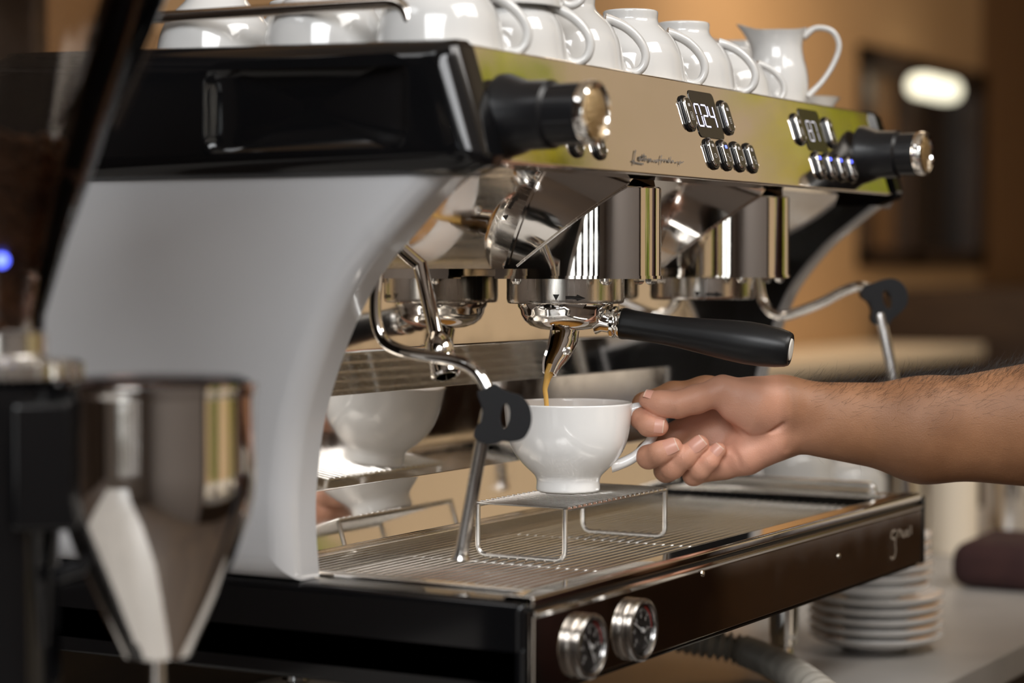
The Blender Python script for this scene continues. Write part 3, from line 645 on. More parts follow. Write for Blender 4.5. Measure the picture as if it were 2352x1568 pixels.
tag(obj('small_dish', place(lathe([(.020, 0), (.024, .001), (.026, .006), (.034, .016), (.0352, .017), (.033, .0165), (.024, .0065), (0, .005)], 40), (.3780, -.035, .4957)), PORC_DIM, None, smooth=60), 'small shallow white dish beside the right creamer', 'dish')

# ------------------------------------------------------------------ saucer stacks beside the machine
def saucer(R_, z, label, src=None):
    q = [(R_*.40, .0022), (R_*.44, 0), (R_*.48, .0010), (R_*.50, .0034), (R_*.72, .0068), (R_*.90, .0112), (R_*.985, .0150), (R_, .0164), (R_*.992, .0176), (R_*.97, .0172), (R_*.88, .0135), (R_*.70, .0092), (R_*.52, .0062), (0, .0055)]
    if src is None: o = obj('saucer', lathe([(0, .0024)]+q, 64), PORC_LIT, None, smooth=60)
    else: o = src.copy(); COL.objects.link(o)
    o.location = (.500, -.062, z); return tag(o, label, 'plate', 'white saucers stacked at the right end of the machine')
ORD = ['bottom', 'second from bottom', 'third from bottom', 'fourth from bottom', 'topmost']
z = .0003; a = None
for k in range(5):
    o = saucer(.0640, z, 'large white saucer, %s of the wide lower stack' % ORD[k], a); a = a or o; z += .0094
ORD2 = ['lowest', 'second lowest', 'third', 'fourth', 'fifth', 'top']; a = None; z += .0012
for k in range(6):
    o = saucer(.0545, z, 'smaller white saucer, %s of the narrow upper stack' % ORD2[k], a); a = a or o; o.location.x += .002*math.sin(k*2.1)-.004; o.location.y += .0015*math.cos(k*1.7); z += .0092

# ------------------------------------------------------------------ drain hose
hp = spline([on(1560, 1462, 'Z', .030), on(1640, 1478, 'Z', .026), on(1720, 1498, 'Z', .020), on(1800, 1535, 'Z', .0165), on(1870, 1580, 'Z', .0165), on(1960, 1660, 'Z', .0165)], 40)
dl = np.concatenate([[0], np.cumsum(np.linalg.norm(np.diff(hp, axis=0), axis=1))]); n = int(dl[-1]/.0011); ss = np.linspace(0, dl[-1], n); hp = np.stack([np.interp(ss, dl, hp[:, i]) for i in range(3)], 1)
tag(obj('drain_hose', tube(hp, .0118+.0026*np.sin(ss/.0074*2*math.pi), 20), mat('grey_hose', (.46, .42, .36), .35), None, smooth=80), 'grey ribbed drain hose lying on the counter under the machine', 'hose')

# ------------------------------------------------------------------ grinder in the left foreground
GX, GY = -.587, .017; DX, DY = -.547, -.051
GRN = empty('coffee_grinder', (GX, GY, 0), 'black coffee grinder with clear bean hopper and chrome doser in the left foreground', 'grinder')
obj('grinder_body', join(place(lathe([(.070, 0), (.072, .006), (.070, .022), (.046, .035), (.038, .060), (.0345, .12), (.0335, .20), (.0355, .262), (.040, .285), (.040, .298), (.030, .3010)], 56), (GX-.006, GY+.004, 0)),
    prism([(GX-.03, GY-.03), (GX+.012, GY+.02), (DX+.012, DY+.014), (DX-.024, DY-.006)], .225, .292, 'Z', .004)), BLACK, GRN, smooth=40)
v, f = lathe([(.030, .3010), (.037, .3012), (.0395, .3030), (.0395, .3100), (.037, .3125), (.0225, .3135), (.0215, .3150), (.0215, .3260), (.0190, .3265)], 192); v = v.copy()
kn = (np.hypot(v[:, 0], v[:, 1]) > .038); v[kn, :2] *= (1+.02*np.sign(np.sin(np.arctan2(v[kn, 1], v[kn, 0])*32)))[:, None]
obj('grind_collar', place((v, f), (GX, GY, 0)), STEEL, GRN, smooth=30)
HOPM = thin_clear('clear_smoked_plastic', (.90, .87, .84), .30)
hpf = [(.0195, .3268), (.0200, .3350), (.0320, .3740), (.0540, .4340), (.0760, .4840), (.0930, .5230), (.0950, .5350)]
obj('bean_hopper', place(open_lathe(hpf+[(.0960, .5352)]+[(r-.0022, z) for r, z in hpf[::-1]], 64), (GX, GY, 0)), HOPM, GRN, smooth=40)
obj('hopper_lid', place(lathe([(.0965, .5352), (.0985, .5365), (.0985, .5430), (.094, .5460), (.02, .5480), (0, .5480)], 56), (GX, GY, 0)), HOPM, GRN, smooth=40)
obj('hopper_edge', tube([np.array([GX, GY, 0])+RT*(r+.0025)+np.array([0, 0, z]) for r, z in ((.0790, .4840), (.0660, .4560), (.0560, .4340))], .0022, 8), HOPM, GRN)
obj('indicator_lamp', place(lathe([(.0036, 0), (.0034, .0010), (.002, .0018), (0, .0020)], 20), at(4, 598, 1.15-.0345), -FW), BLUE, GRN)
DOS = obj('doser', place(lathe([(.0165, .1560), (.0178, .1552), (.0200, .1600), (.0290, .1790), (.0420, .2090), (.0490, .2290), (.0515, .2420), (.0520, .2540), (.0520, .2930), (.0532, .2945), (.0532, .2995), (.0505, .3000), (.0480, .2985)], 80), (DX, DY, 0)), CHROME, GRN, smooth=50)
obj('doser_lid', place(lathe([(.0500, .2988), (.0495, .3010), (.044, .3035), (0, .3042)], 56), (DX, DY, 0)), thin_clear('dark_clear_lid', (.55, .45, .42), .2), GRN)
obj('doser_pin', place(lathe([(.0042, .118), (.0042, .156)], 16), (DX, DY, 0)), STEEL, GRN)
obj('doser_lever', tube([np.array([DX, DY, .205])-RT*.030, np.array([DX, DY, .200])-RT*.050-_Fh*.02], .004, 10), BLACKM, GRN)
# beans
bv, bf = lathe([(0, -.0046), (.0026, -.0034), (.0036, 0), (.0026, .0034), (0, .0046)], 8, .7)
Vb, Fb, nb = [], [], 0
rnd = np.random.RandomState(3)
for k in range(1500):
    z = .3300+(.425-.330)*rnd.rand()**.6; rmax = float(np.interp(z, [p[1] for p in hpf], [p[0] for p in hpf]))-.0068
    r = rmax*(1-.22*rnd.rand()**2) if z < .417 else rmax*math.sqrt(rnd.rand()); t = rnd.rand()*2*math.pi
    M3 = np.array(Matrix.Rotation(rnd.rand()*6, 3, 'X') @ Matrix.Rotation(rnd.rand()*6, 3, 'Y')); v = bv @ M3.T+np.array([GX+r*math.cos(t), GY+r*math.sin(t), z+(.006*math.sin(t*2+1) if z > .41 else 0)])
    Vb.append(v); Fb += [[i+nb for i in q] for q in bf]; nb += len(v)
core = place(lathe([(.008, .328), (.018, .350), (.034, .400), (.040, .417), (0, .419)], 24), (GX, GY, 0)); Vb.append(core[0]); Fb += [[i+nb for i in q] for q in core[1]]
tag(obj('coffee_beans', (np.vstack(Vb), Fb), mat('roasted_beans', (.07, .028, .013), .35, noise=((.20, .085, .035), 60)), None, smooth=60), 'dark roasted coffee beans filling the grinder hopper', 'coffee beans', kind='stuff')

# ------------------------------------------------------------------ the room
TAN = mat('tan_plaster_wall', (.48, .30, .155), .85, noise=((.43, .265, .13), 1.2), bump=(25, .12, .01))
CEIL = mat('pale_ceiling', (.66, .58, .48), .9); FLOORM = mat('brown_floor', (.07, .048, .035), .5, noise=((.10, .068, .045), 3))
STONE = mat('grey_stone_top', (.47, .445, .42), .34, spec=.3, noise=((.42, .40, .375), 14)); DKWOOD = mat('dark_stained_wood', (.028, .016, .010), .4, noise=((.045, .026, .015), 6, (1, 1, 8)))
WOODM = mat('brown_wood', (.20, .105, .045), .5); BEIGE = mat('beige_laminate', (.80, .70, .56), .4); DKGL = mat('dark_window_glass', (.012, .010, .009), .08)
def wallbox(name, *a, m=TAN, b=0): return tag(obj(name, rbox(*a, b), m, None, smooth=0), kind='structure')
wallbox('floor', -4.2, 9.2, -2.0, 1.75, -1.0, -.92, m=FLOORM)
wallbox('ceiling', -4.2, 9.2, -1.95, 1.75, 2.75, 2.85, m=CEIL)
wx0, wx1 = on(1968, 350, 'Y', 1.6)[0], on(2252, 350, 'Y', 1.6)[0]; wz0, wz1 = .37, on(2000, 108, 'Y', 1.6)[2]
bm_parts = [rbox(-4.2, wx0, 1.6, 1.75, -.92, 2.75, 0), rbox(wx0, wx1, 1.6, 1.75, -.92, wz0, 0), rbox(wx0, wx1, 1.6, 1.75, wz1, 2.75, 0)]
tag(obj('wall_back', join(*bm_parts), TAN, None, smooth=0), kind='structure')
wallbox('wall_back_right', wx1, 9.2, 1.6, 1.75, -.92, 2.75, m=WOODM)  # right end of the back wall in a darker brown
wallbox('wall_front', 7.3, 9.0, -1.95, -1.80, -.92, 2.75, m=WOODM)  # wall piece added to keep outside light off the back wall
wallbox('wall_right', 9.0, 9.2, -1.95, 1.6, -.92, 2.75, m=WOODM)
W1 = empty('window_1', ((wx0+wx1)/2, 1.62, wz0), None, None); W1['kind'] = 'structure'
fw = .07
for a in ((wx0, wx0+fw, wz0, wz1), (wx1-fw*1.6, wx1, wz0, wz1), (wx0, wx1, wz1-fw, wz1), (wx0, wx1, wz0, wz0+fw*.8), (wx0+.42, wx0+.52, wz0, wz1)): obj('window_frame', rbox(a[0], a[1], 1.575, 1.66, a[2], a[3], .004), DKWOOD, W1)
obj('window_panel', rbox(wx0+fw, wx0+.42, 1.63, 1.65, wz0+fw*.8, wz1-fw, 0), WOODM, W1, smooth=0)
obj('pane', rbox(wx0+.52, wx1-fw*1.6, 1.63, 1.645, wz0+fw*.8, wz1-fw, 0), DKGL, W1, smooth=0)
# lamp glowing in front of the dark window
lp = on(2150, 202, 'Y', 1.48); LAMP = empty('wall_lamp', (lp[0], 1.575, lp[2]), 'glowing white lamp in front of the dark window', 'lamp')
obj('lamp_shade', rbox(lp[0]-.15, lp[0]+.15, 1.44, 1.53, lp[2]-.034, lp[2]+.034, .03, 4), mat('lit_lamp_glass', (.9, .9, .8), .4, emit=(1.0, .95, .72), es=1.3), LAMP)
obj('lamp_arm', rbox(lp[0]-.02, lp[0]+.02, 1.52, 1.58, lp[2]-.015, lp[2]+.015, .003), DKWOOD, LAMP)
# front side: a grey-brown pier near the camera, then open to the garden; window behind the camera
GREYB = mat('grey_brown_plaster', (.30, .255, .225), .85, bump=(25, .12, .01))
wallbox('wall_front', -4.2, -.45, -1.95, -1.80, -.92, 2.75, m=GREYB)
wallbox('trim_1', -.45, -.33, -1.97, -1.78, -.92, 2.75, m=DKWOOD)
wallbox('wall_low_added', -.33, 3.7, -1.93, -1.83, -.92, -.45, m=DKWOOD)  # unseen low wall added so the front panel reflects something dark
wallbox('wall_low_added', 3.7, 9.0, -1.93, -1.83, -.92, -.45, m=mat('brown_render', (.16, .11, .075), .85))  # same added wall, browner for the right end of that reflection
wallbox('wall_low_added', 2.75, 3.60, -1.93, -1.78, -.92, .16, m=DKWOOD)  # unseen dark block added to darken the splash panel's reflection
wallbox('trim_3', -.33, 9.0, -1.95, -1.81, 2.66, 2.75, m=DKWOOD)
for a in ((-4.2, -4.05, -1.80, -1.45, -.92, 2.75), (-4.2, -4.05, .35, 1.6, -.92, 2.75), (-4.2, -4.05, -1.45, .35, -.92, -.15), (-4.2, -4.05, -1.45, .35, 1.2, 2.75)): wallbox('wall_left', *a, m=GREYB)
W2 = empty('window_2', (-4.1, -.55, -.15), None, None); W2['kind'] = 'structure'
for y in (-1.45, -1.15, -.84, -.52, -.20, .10, .29): obj('window_frame', rbox(-4.19, -4.06, y, y+.13, -.15, 1.2, 0), DKWOOD, W2, smooth=0)  # bars widened and multiplied to cut the window light into stripes on chrome

# counters
SHV = empty('added_shelving', (-1.4, 1.45, -.92), 'added dark wooden shelving along the back wall at the far left', 'shelf')  # shelving put in so the black housing has something dark to reflect
obj('shelf_back', rbox(-4.0, .82, 1.50, 1.598, -.915, 2.0, 0), DKWOOD, SHV, smooth=0)
for z in (-.3, .25, .8, 1.35, 1.95): obj('shelf_board', rbox(-4.0, .82, 1.25, 1.50, z, z+.03, .002), DKWOOD, SHV)
for x in (-4.0, -2.3, -.6, .79): obj('shelf_upright', rbox(x, x+.03, 1.25, 1.50, -.915, 1.95, .002), DKWOOD, SHV)
CT = empty('counter', (.6, .2, -.92), 'grey stone-topped counter carrying the espresso machine', 'counter')
obj('counter_top', rbox(-1.75, 1.75, -.176, .62, -.030, 0, .003, 2), STONE, CT); tag(obj('added_dark_board', rbox(-1.72, .43, .345, .365, .0003, .115, .002), DKWOOD, None), 'added low dark wooden board standing on the counter behind the machine', 'board'); obj('counter_front', rbox(-1.72, 1.72, -.150, .60, -.915, -.030, .0), DKWOOD, CT)  # dark board added to cover the brightly lit counter behind the machine
BC = empty('back_counter', (2.4, 1.42, -.92), 'long beige-edged counter along the tan back wall', 'counter')
obj('counter_top', rbox(1.2, 4.85, 1.22, 1.598, .098, .135, .004), BEIGE, BC); obj('cabinet', rbox(1.25, 4.80, 1.27, 1.597, -.915, .098, 0), DKWOOD, BC, smooth=0)
CB = empty('tall_cabinet', (5.8, 1.3, -.92), 'dark tall cabinet past the end of the back counter', 'cabinet')
obj('cabinet_body', rbox(4.95, 7.2, 1.05, 1.597, -.915, .30, .005), DKWOOD, CB)
for x in (5.0, 5.75, 6.5): obj('cabinet_door', rbox(x, x+.70, 1.035, 1.05, -.85, .26, .003), DKWOOD, CB)
# things beyond the machine on the counter
def pot(name, x, y, d, h, r, m_, label, cat, prof=None, zb=0.0004):
    p = at(x, y, d); pr = prof or [(.93, 0), (1, .02), (1, .9), (.96, .97), (.90, 1), (.86, .98), (.86, .1), (0, .08)]
    o = obj(name, place(lathe([(0, .0)]+[(a*r, b*h) for a, b in pr], 40), (p[0], p[1], zb)), m_, None, smooth=50); return tag(o, label, cat)
pot('storage_jar', 1815, 1150, 2.50, .150, .050, PORC_DIM, 'white canister behind the machine, below the wrist', 'jar')
pot('storage_jar', 1935, 1150, 2.62, .142, .052, PORC_DIM, 'white canister with rounded lid below the forearm', 'jar', [(.9, 0), (1, .03), (1, .78), (.8, .88), (.3, .93), (.28, 1), (0, 1)])
pot('milk_pitcher', 2072, 1150, 2.78, .135, .036, CHROME, 'steel milk pitcher right of the white canisters', 'pitcher', [(1, 0), (1.06, .1), (1, .5), (.82, .78), (.9, 1), (.86, .99), (.78, .78), (.95, .5), (1, .1), (0, .06)])
pot('storage_jar', 2190, 1180, 2.75, .150, .030, BEIGE, 'tall slim pale canister under the forearm at right', 'jar')
pot('steel_shaker', 2315, 1200, 2.85, .125, .034, CHROME, 'steel shaker at the right edge beneath the forearm', 'shaker', [(.8, 0), (.84, .05), (1, .7), (1.04, .74), (.8, .85), (.6, 1), (0, 1)])
CLOTH = mat('dark_maroon_cloth', (.035, .012, .012), .9, noise=((.05, .018, .016), 30))
tc = on(2285, 1345, 'Z', .0)
v, f = rbox(-.075, .085, -.05, .05, 0, .052, .018, 4); v = v.copy(); v[:, 2] += .008*np.sin(v[:, 0]*60)*np.cos(v[:, 1]*50)*(v[:, 2] > .02)
tag(obj('folded_cloth', place((v, f), (tc[0]+.03, tc[1]-.01, .0006)), CLOTH, None, smooth=60), 'dark maroon folded cloth on the counter at the right edge', 'cloth')

# ------------------------------------------------------------------ greenery outside the front openings
LEAF = mat('yellow_green_leaf', (.40, .52, .03), .5, noise=((.80, .62, .05), 1.3)); LEAF2 = mat('green_leaf', (.16, .30, .03), .5, noise=((.42, .46, .05), 2.2))
for M_ in (LEAF, LEAF2):
    t = M_.node_tree; P_ = t.nodes['Principled BSDF']; tr = t.nodes.new('ShaderNodeBsdfTranslucent'); mx = t.nodes.new('ShaderNodeMixShader'); mx.inputs[0].default_value = .45
    src = P_.inputs['Base Color'].links[0].from_socket; t.links.new(src, tr.inputs['Color']); t.links.new(P_.outputs[0], mx.inputs[1]); t.links.new(tr.outputs[0], mx.inputs[2]); t.links.new(mx.outputs[0], t.nodes['Material Output'].inputs[0])
def tree(x, y, z0, rx, rz, n, m_, label, seed, ry=None):
    rs = np.random.RandomState(seed); V = []; 
    T = empty('tree', (x, y, -1.0), label, 'tree')
    for k in range(n):
        u = rs.randn(3); u /= np.linalg.norm(u); q = u*np.array([rx, ry or rx*.8, rz])*(.55+.45*rs.rand()**.5)*(1+.25*math.sin(3*u[0]+seed)*math.cos(4*u[1])); c = np.array([x, y, z0])+q
        a = rs.randn(3); a /= np.linalg.norm(a); b = np.cross(a, rs.randn(3)); b /= np.linalg.norm(b); L_ = .11+.08*rs.rand(); V += [c, c+a*L_*.5+b*L_*.28, c+a*L_, c+a*L_*.5-b*L_*.28]
    fo = obj('foliage', (np.array(V), [(4*k, 4*k+1, 4*k+2, 4*k+3) for k in range(n)]), m_, T, smooth=0); fo['kind'] = 'stuff'
    obj('trunk', tube(spline([(x, y, -.995), (x+.05, y, z0-rz*.6), (x, y, z0)], 5), .07, 10), DKWOOD, T)
tree(14.3, -3.5, 3.5, 2.7, 1.8, 3800, LEAF, 'large yellow-green tree outside, farthest along the garden', 1, .6)
tree(7.7, -3.4, 3.55, .16, .45, 160, LEAF, 'slender yellow tree top outside in the garden', 2)
tree(3.3, -3.9, .35, .75, .9, 1400, LEAF, 'yellow-green bush outside nearest the front opening', 3)
tree(.9, -4.2, .4, .55, .9, 900, LEAF2, 'green bush outside behind the wooden post', 4)
tree(6.2, -5.2, .6, .7, 1.1, 1100, LEAF2, 'green bush outside halfway along the garden', 5)
tag(obj('ground', rbox(-14, 45, -14, -2.0, -1.10, -1.0, 0), mat('sunlit_paving', (.42, .38, .33), .8), None, smooth=0), kind='structure')
tag(obj('wall_garden', rbox(-14, 45, -7.4, -7.2, -1.0, 14.0, 0), mat('sunlit_tan_house_wall', (.50, .355, .215), .85, noise=((.44, .31, .185), .6)), None, smooth=0), kind='structure')
# ------------------------------------------------------------------ the person: hand and arm in view, the rest just outside the frame
def smin(a, b, k):
    h = np.clip(.5+.5*(b-a)/k, 0, 1); return b*(1-h)+a*h-k*h*(1-h)
def cap(P, a, b, ra, rb, sq=None):
    pa = P-a; ba = b-a; h = np.clip((pa@ba)/(ba@ba), 0, 1); q = pa-h[..., None]*ba
    if sq is not None: q = q*sq
    return np.sqrt((q*q).sum(-1))-(ra+(rb-ra)*h)
def ell(P, c, r):
    q = (P-c)/r; k0 = np.sqrt((q*q).sum(-1)); k1 = np.sqrt(((q/r)**2).sum(-1))+1e-9; return k0*(k0-1)/k1
def nets(V, org, h):
    s = V < 0; cs = np.zeros(np.array(V.shape)-1, np.int8); C8 = [(i, j, k) for i in (0, 1) for j in (0, 1) for k in (0, 1)]; sh = cs.shape
    for i, j, k in C8: cs += s[i:sh[0]+i, j:sh[1]+j, k:sh[2]+k]
    mk = (cs > 0) & (cs < 8); cells = np.argwhere(mk); idx = -np.ones(sh, np.int64); idx[mk] = np.arange(len(cells))
    acc = np.zeros((len(cells), 3)); cnt = np.zeros(len(cells))
    for a in C8:
        for ax in range(3):
            if a[ax]: continue
            b = list(a); b[ax] = 1; v0 = V[tuple((cells+a).T)]; v1 = V[tuple((cells+b).T)]; m_ = (v0 < 0) != (v1 < 0); t = np.zeros(len(cells)); t[m_] = v0[m_]/(v0[m_]-v1[m_])
            p = np.tile(np.array(a, float), (len(cells), 1)); p[:, ax] += t; acc[m_] += p[m_]; cnt += m_
    verts = (cells+acc/cnt[:, None])*h+org; F_ = []
    for ax in range(3):
        o = [x for x in range(3) if x != ax]; sl0 = [slice(1, -1)]*3; sl0[ax] = slice(0, -1); sl1 = list(sl0); sl1[ax] = slice(1, None)
        A, B = s[tuple(sl0)], s[tuple(sl1)]; E_ = np.argwhere(A != B); st = A[tuple(E_.T)]
        E_[:, o[0]] += 1; E_[:, o[1]] += 1
        qs = []
        for d0, d1 in ((-1, -1), (0, -1), (0, 0), (-1, 0)):
            c = E_.copy(); c[:, o[0]] += d0; c[:, o[1]] += d1; qs.append(idx[tuple(c.T)])
        q = np.stack(qs, 1); fl = st if ax != 1 else ~st; q[~fl] = q[~fl][:, ::-1]; F_.append(q)
    return verts, np.vstack(F_)
D0 = 1.650
TT = -FW
def hp_(px, py, t):          # landmark: photo pixel of the hand plus metres towards the viewer
    w = at(px, py, D0-t); return w
ORG = hp_(1640, 960, 0); BAS = np.stack([RT, UP, TT])     # local axes: right, up, towards viewer
def lo(px, py, t): return BAS @ (hp_(px, py, t)-ORG)
vox = .00095
lo0 = np.array([-.082, -.062, -.046]); hi0 = np.array([.300, .046, .046])
nx, ny, nz = np.ceil((hi0-lo0)/vox).astype(int)
gx, gy, gz = [lo0[i]+vox*np.arange(n) for i, n in enumerate((nx, ny, nz))]
VAL = np.full((nx, ny, nz), .05, np.float32)
class Box:
    def __init__(s, pts, pad):
        P = np.array(pts); a = np.maximum(((P.min(0)-pad-lo0)/vox).astype(int), 0); b = np.minimum(((P.max(0)+pad-lo0)/vox).astype(int)+2, (nx, ny, nz)); s.sl = tuple(slice(i, j) for i, j in zip(a, b))
        s.P = np.stack(np.meshgrid(gx[s.sl[0]], gy[s.sl[1]], gz[s.sl[2]], indexing='ij'), -1)
def add(fn, pts, pad, k):
    B = Box(pts, pad); d = fn(B.P).astype(np.float32)
    kk = k(B.P) if callable(k) else k
    VAL[B.sl] = smin(VAL[B.sl], d, kk)
def chain(pts, rad, kin=.003, sq=None):
    def fn(P):
        d = None
        for i in range(len(pts)-1):
            e = cap(P, pts[i], pts[i+1], rad[i], rad[i+1], sq); d = e if d is None else smin(d, e, kin)
        return d
    return fn
# forearm and wrist
W_u, W_l = lo(1832, 925, -.004), lo(1838, 992, -.004)
A_u, A_l = lo(2120, 950, .000), lo(2120, 1020, -.002); A2u, A2l = lo(2560, 925, .004), lo(2600, 1010, .0)
fk = .022
pts = [W_u, W_l, A_u, A_l, A2u, A2l]
def forearm(P):
    d = cap(P, W_u, A_u, .0160, .0235); d = smin(d, cap(P, W_l, A_l, .0160, .0250), fk); d = smin(d, cap(P, A_u, A2u, .0235, .0420), fk); d = smin(d, cap(P, A_l, A2l, .0250, .0425), fk)
    return d
add(forearm, pts, .06, .001)
# palm
MC = {'i': lo(1622, 900, -.016), 'm': lo(1614, 955, -.019), 'r': lo(1634, 1012, -.018), 'p': lo(1662, 1058, -.014)}
WC = {'i': lo(1800, 915, -.010), 'm': lo(1800, 945, -.012), 'r': lo(1800, 975, -.011), 'p': lo(1795, 1000, -.008)}
for q, ra, rb in (('i', .0145, .0105), ('m', .0145, .0108), ('r', .0145, .0105), ('p', .0145, .0100)):
    add(chain([WC[q], MC[q]], [ra, rb]), [WC[q], MC[q]], .04, .012)
add(chain([lo(1790, 925, .000), lo(1840, 935, -.002)], [.0190, .0170]), [lo(1790, 925, 0), lo(1840, 935, 0)], .045, .010)
add(chain([lo(1770, 1012, -.002), lo(1712, 1045, -.003), lo(1672, 1064, -.006)], [.0160, .0150, .0110]), [lo(1770, 1012, 0), lo(1672, 1064, 0)], .04, .010)
# thenar mound and thumb
TH = [lo(1790, 928, .002), lo(1735, 922, .009), lo(1660, 897, .011), lo(1598, 917, .014), lo(1556, 929, .015), lo(1520, 927, .013), lo(1487, 918, .010)]
add(chain(TH, [.0180, .0180, .0108, .0100, .0093, .0090, .0066], .006), TH, .045, lambda P: np.interp(P[..., 0], [lo(1640, 900, 0)[0], lo(1690, 900, 0)[0]], [.002, .010]).astype(np.float32))
add(chain([lo(1730, 948, .008), lo(1690, 935, .008)], [.0165, .0120]), [lo(1730, 948, 0), lo(1690, 935, 0)], .045, .010)
# fingers
FING = {'i': ([MC['i'], lo(1545, 905, -.020), lo(1480, 928, -.017), lo(1474, 960, .002), lo(1490, 976, .0115), lo(1513, 979, .0125)], [.0105, .0095, .0088, .0085, .0082, .0075]),
        'm': ([MC['m'], lo(1550, 1000, -.020), lo(1490, 1040, -.014), lo(1490, 1049, .003), lo(1515, 1040, .0125), lo(1545, 1027, .0140)], [.0108, .0096, .0090, .0088, .0083, .0076]),
        'r': ([MC['r'], lo(1575, 1050, -.018), lo(1530, 1079, -.010), lo(1545, 1073, .0060), lo(1572, 1050, .0110), lo(1607, 1020, .0115)], [.0104, .0094, .0090, .0086, .0081, .0072]),
        'p': ([MC['p'], lo(1625, 1078, -.010), lo(1593, 1090, -.004), lo(1608, 1077, .0060), lo(1628, 1058, .0090), lo(1650, 1033, .0090)], [.0096, .0086, .0080, .0076, .0070, .0060])}
for q, (pts, rad) in FING.items():
    root = pts[0]
    add(chain(pts, rad, .0035), pts, .022, lambda P, root=root: np.interp(np.sqrt(((P-root)**2).sum(-1)), [.014, .034], [.010, .0012]).astype(np.float32))
# creases
def crease(px, depth, w, n=6):
    P = spline([lo(*q) for q in px], n); B = Box(P, w*3); d = np.full(B.P.shape[:3], 1e3)
    for i in range(len(P)-1): d = np.minimum(d, cap(B.P, P[i], P[i+1], 0, 0))
    VAL[B.sl] += (depth*np.exp(-(d/w)**2)).astype(np.float32)
crease([(1588, 952, .010), (1640, 968, .008), (1690, 985, .010), (1740, 990, .012), (1785, 980, .014), (1803, 962, .014)], .0024, .0030)
crease([(1600, 965, .002), (1650, 1000, .002), (1690, 1045, .010), (1700, 1075, .010)], .0012, .0020)
crease([(1655, 1040, .006), (1658, 1062, .009), (1657, 1085, .006)], .0012, .0016)
crease([(1682, 1055, .010), (1688, 1082, .010)], .0008, .0014)
crease([(1545, 900, .022), (1549, 915, .025)], .0006, .0010); crease([(1558, 900, .021), (1560, 912, .025)], .0005, .0010); crease([(1549, 940, .026), (1550, 958, .020)], .0007, .0012)
crease([(1812, 900, .018), (1822, 950, .022), (1818, 1000, .016), (1808, 1030, .010)], .0009, .0030)
hv, hf = nets(VAL, lo0, vox)
for _ in range(2):           # light smoothing of the voxel steps
    e = np.vstack([hf[:, [0, 1]], hf[:, [1, 2]], hf[:, [2, 3]], hf[:, [3, 0]]]); sm = np.zeros_like(hv); ct = np.zeros(len(hv)); np.add.at(sm, e[:, 0], hv[e[:, 1]]); np.add.at(ct, e[:, 0], 1); np.add.at(sm, e[:, 1], hv[e[:, 0]]); np.add.at(ct, e[:, 1], 1)
    hv = hv*.5+.5*sm/np.maximum(ct, 1)[:, None]
handL = hv.copy(); hw_ = hv @ BAS + ORG
# colour masks: palm and fingertips pinker than the arm's outer skin
pk = np.zeros(len(hv))
pk += .75*np.exp(-(((handL-lo(1680, 990, .01))/np.array([.050, .032, .016]))**2).sum(1))
for q in (FING['i'], FING['m'], FING['r'], FING['p']): pk += .55*np.exp(-((handL-q[0][-1])**2).sum(1)/.010**2)
pk += .65*np.exp(-((handL-lo(1505, 932, .012))**2).sum(1)/.011**2)+.6*np.exp(-((handL-lo(1570, 965, -.008))**2).sum(1)/.015**2)
pk += .42*np.clip((lo(1815, 950, 0)[0]-handL[:, 0])/.012, 0, 1)*np.clip((handL[:, 2]+.012)/.012, 0, 1)
pk = np.clip(pk, 0, 1)
# rest of the body, coarse
def coarse(prims, k, h, cut=None):
    P_ = np.array([p for q in prims for p in q[0]]); a, b = P_.min(0)-.22, P_.max(0)+.22; n = np.ceil((b-a)/h).astype(int)
    G = np.stack(np.meshgrid(*[a[i]+h*np.arange(n[i]) for i in range(3)], indexing='ij'), -1); d = None
    for p, r, s_ in prims:
        c = chain([np.array(x) for x in p], r, .03, s_)(G); d = c if d is None else smin(d, c, k)
    return nets(d, a, h)
ELB = hp_(2610, 975, 0); SHR = np.array([.415, -.590, .490]); SHL = np.array([.685, -.845, .490]); CH = (SHR+SHL)/2
fd = np.array([-.68, .73, 0]); HEADC = CH+np.array([-.03, .05, .235])
A_end = hp_(2440, 965, 0)
body = [([A_end, ELB], [.040, .046], None), ([ELB, SHR], [.045, .060], None), ([CH+[0, 0, .02], CH+[0, 0, .14]], [.062, .052], None), ([HEADC+[0, 0, -.035], HEADC+[0, 0, .055]], [.072, .088], None),
        ([SHL, SHL+[.10, .05, -.28]], [.058, .043], None), ([SHL+[.10, .05, -.28], SHL+[.02, .22, -.42]], [.043, .030], None), ([SHL+[.02, .22, -.42], SHL+[.0, .29, -.45]], [.030, .032], None),
        ([CH+[0, 0, -.03], CH+[0, 0, -.45]], [.125, .13], None), ([CH+[-.08, .03, -.50], CH+[-.09, .03, -1.36]], [.085, .05], None), ([CH+[.08, -.03, -.50], CH+[.09, -.03, -1.36]], [.085, .05], None),
        ([HEADC+fd*.085+[0, 0, -.012], HEADC+fd*.094+[0, 0, -.022]], [.012, .014], None)]
cv, cf = coarse(body, .03, .011)
allv = np.vstack([hw_, cv]); allf = [list(q) for q in hf]+[[i+len(hw_) for i in q] for q in cf]
SKIN = mat('brown_skin', (.36, .175, .085), .52, sss=.06, spec=.42)
t = SKIN.node_tree; P_ = t.nodes['Principled BSDF']; at_ = t.nodes.new('ShaderNodeAttribute'); at_.attribute_name = 'palm'
n1 = t.nodes.new('ShaderNodeTexNoise'); n1.inputs['Scale'].default_value = 140; n1.inputs['Detail'].default_value = 6; n2 = t.nodes.new('ShaderNodeTexNoise'); n2.inputs['Scale'].default_value = 22; n2.inputs['Detail'].default_value = 3
tcn = t.nodes.new('ShaderNodeTexCoord')
for n_ in (n1, n2): t.links.new(tcn.outputs['Object'], n_.inputs['Vector'])
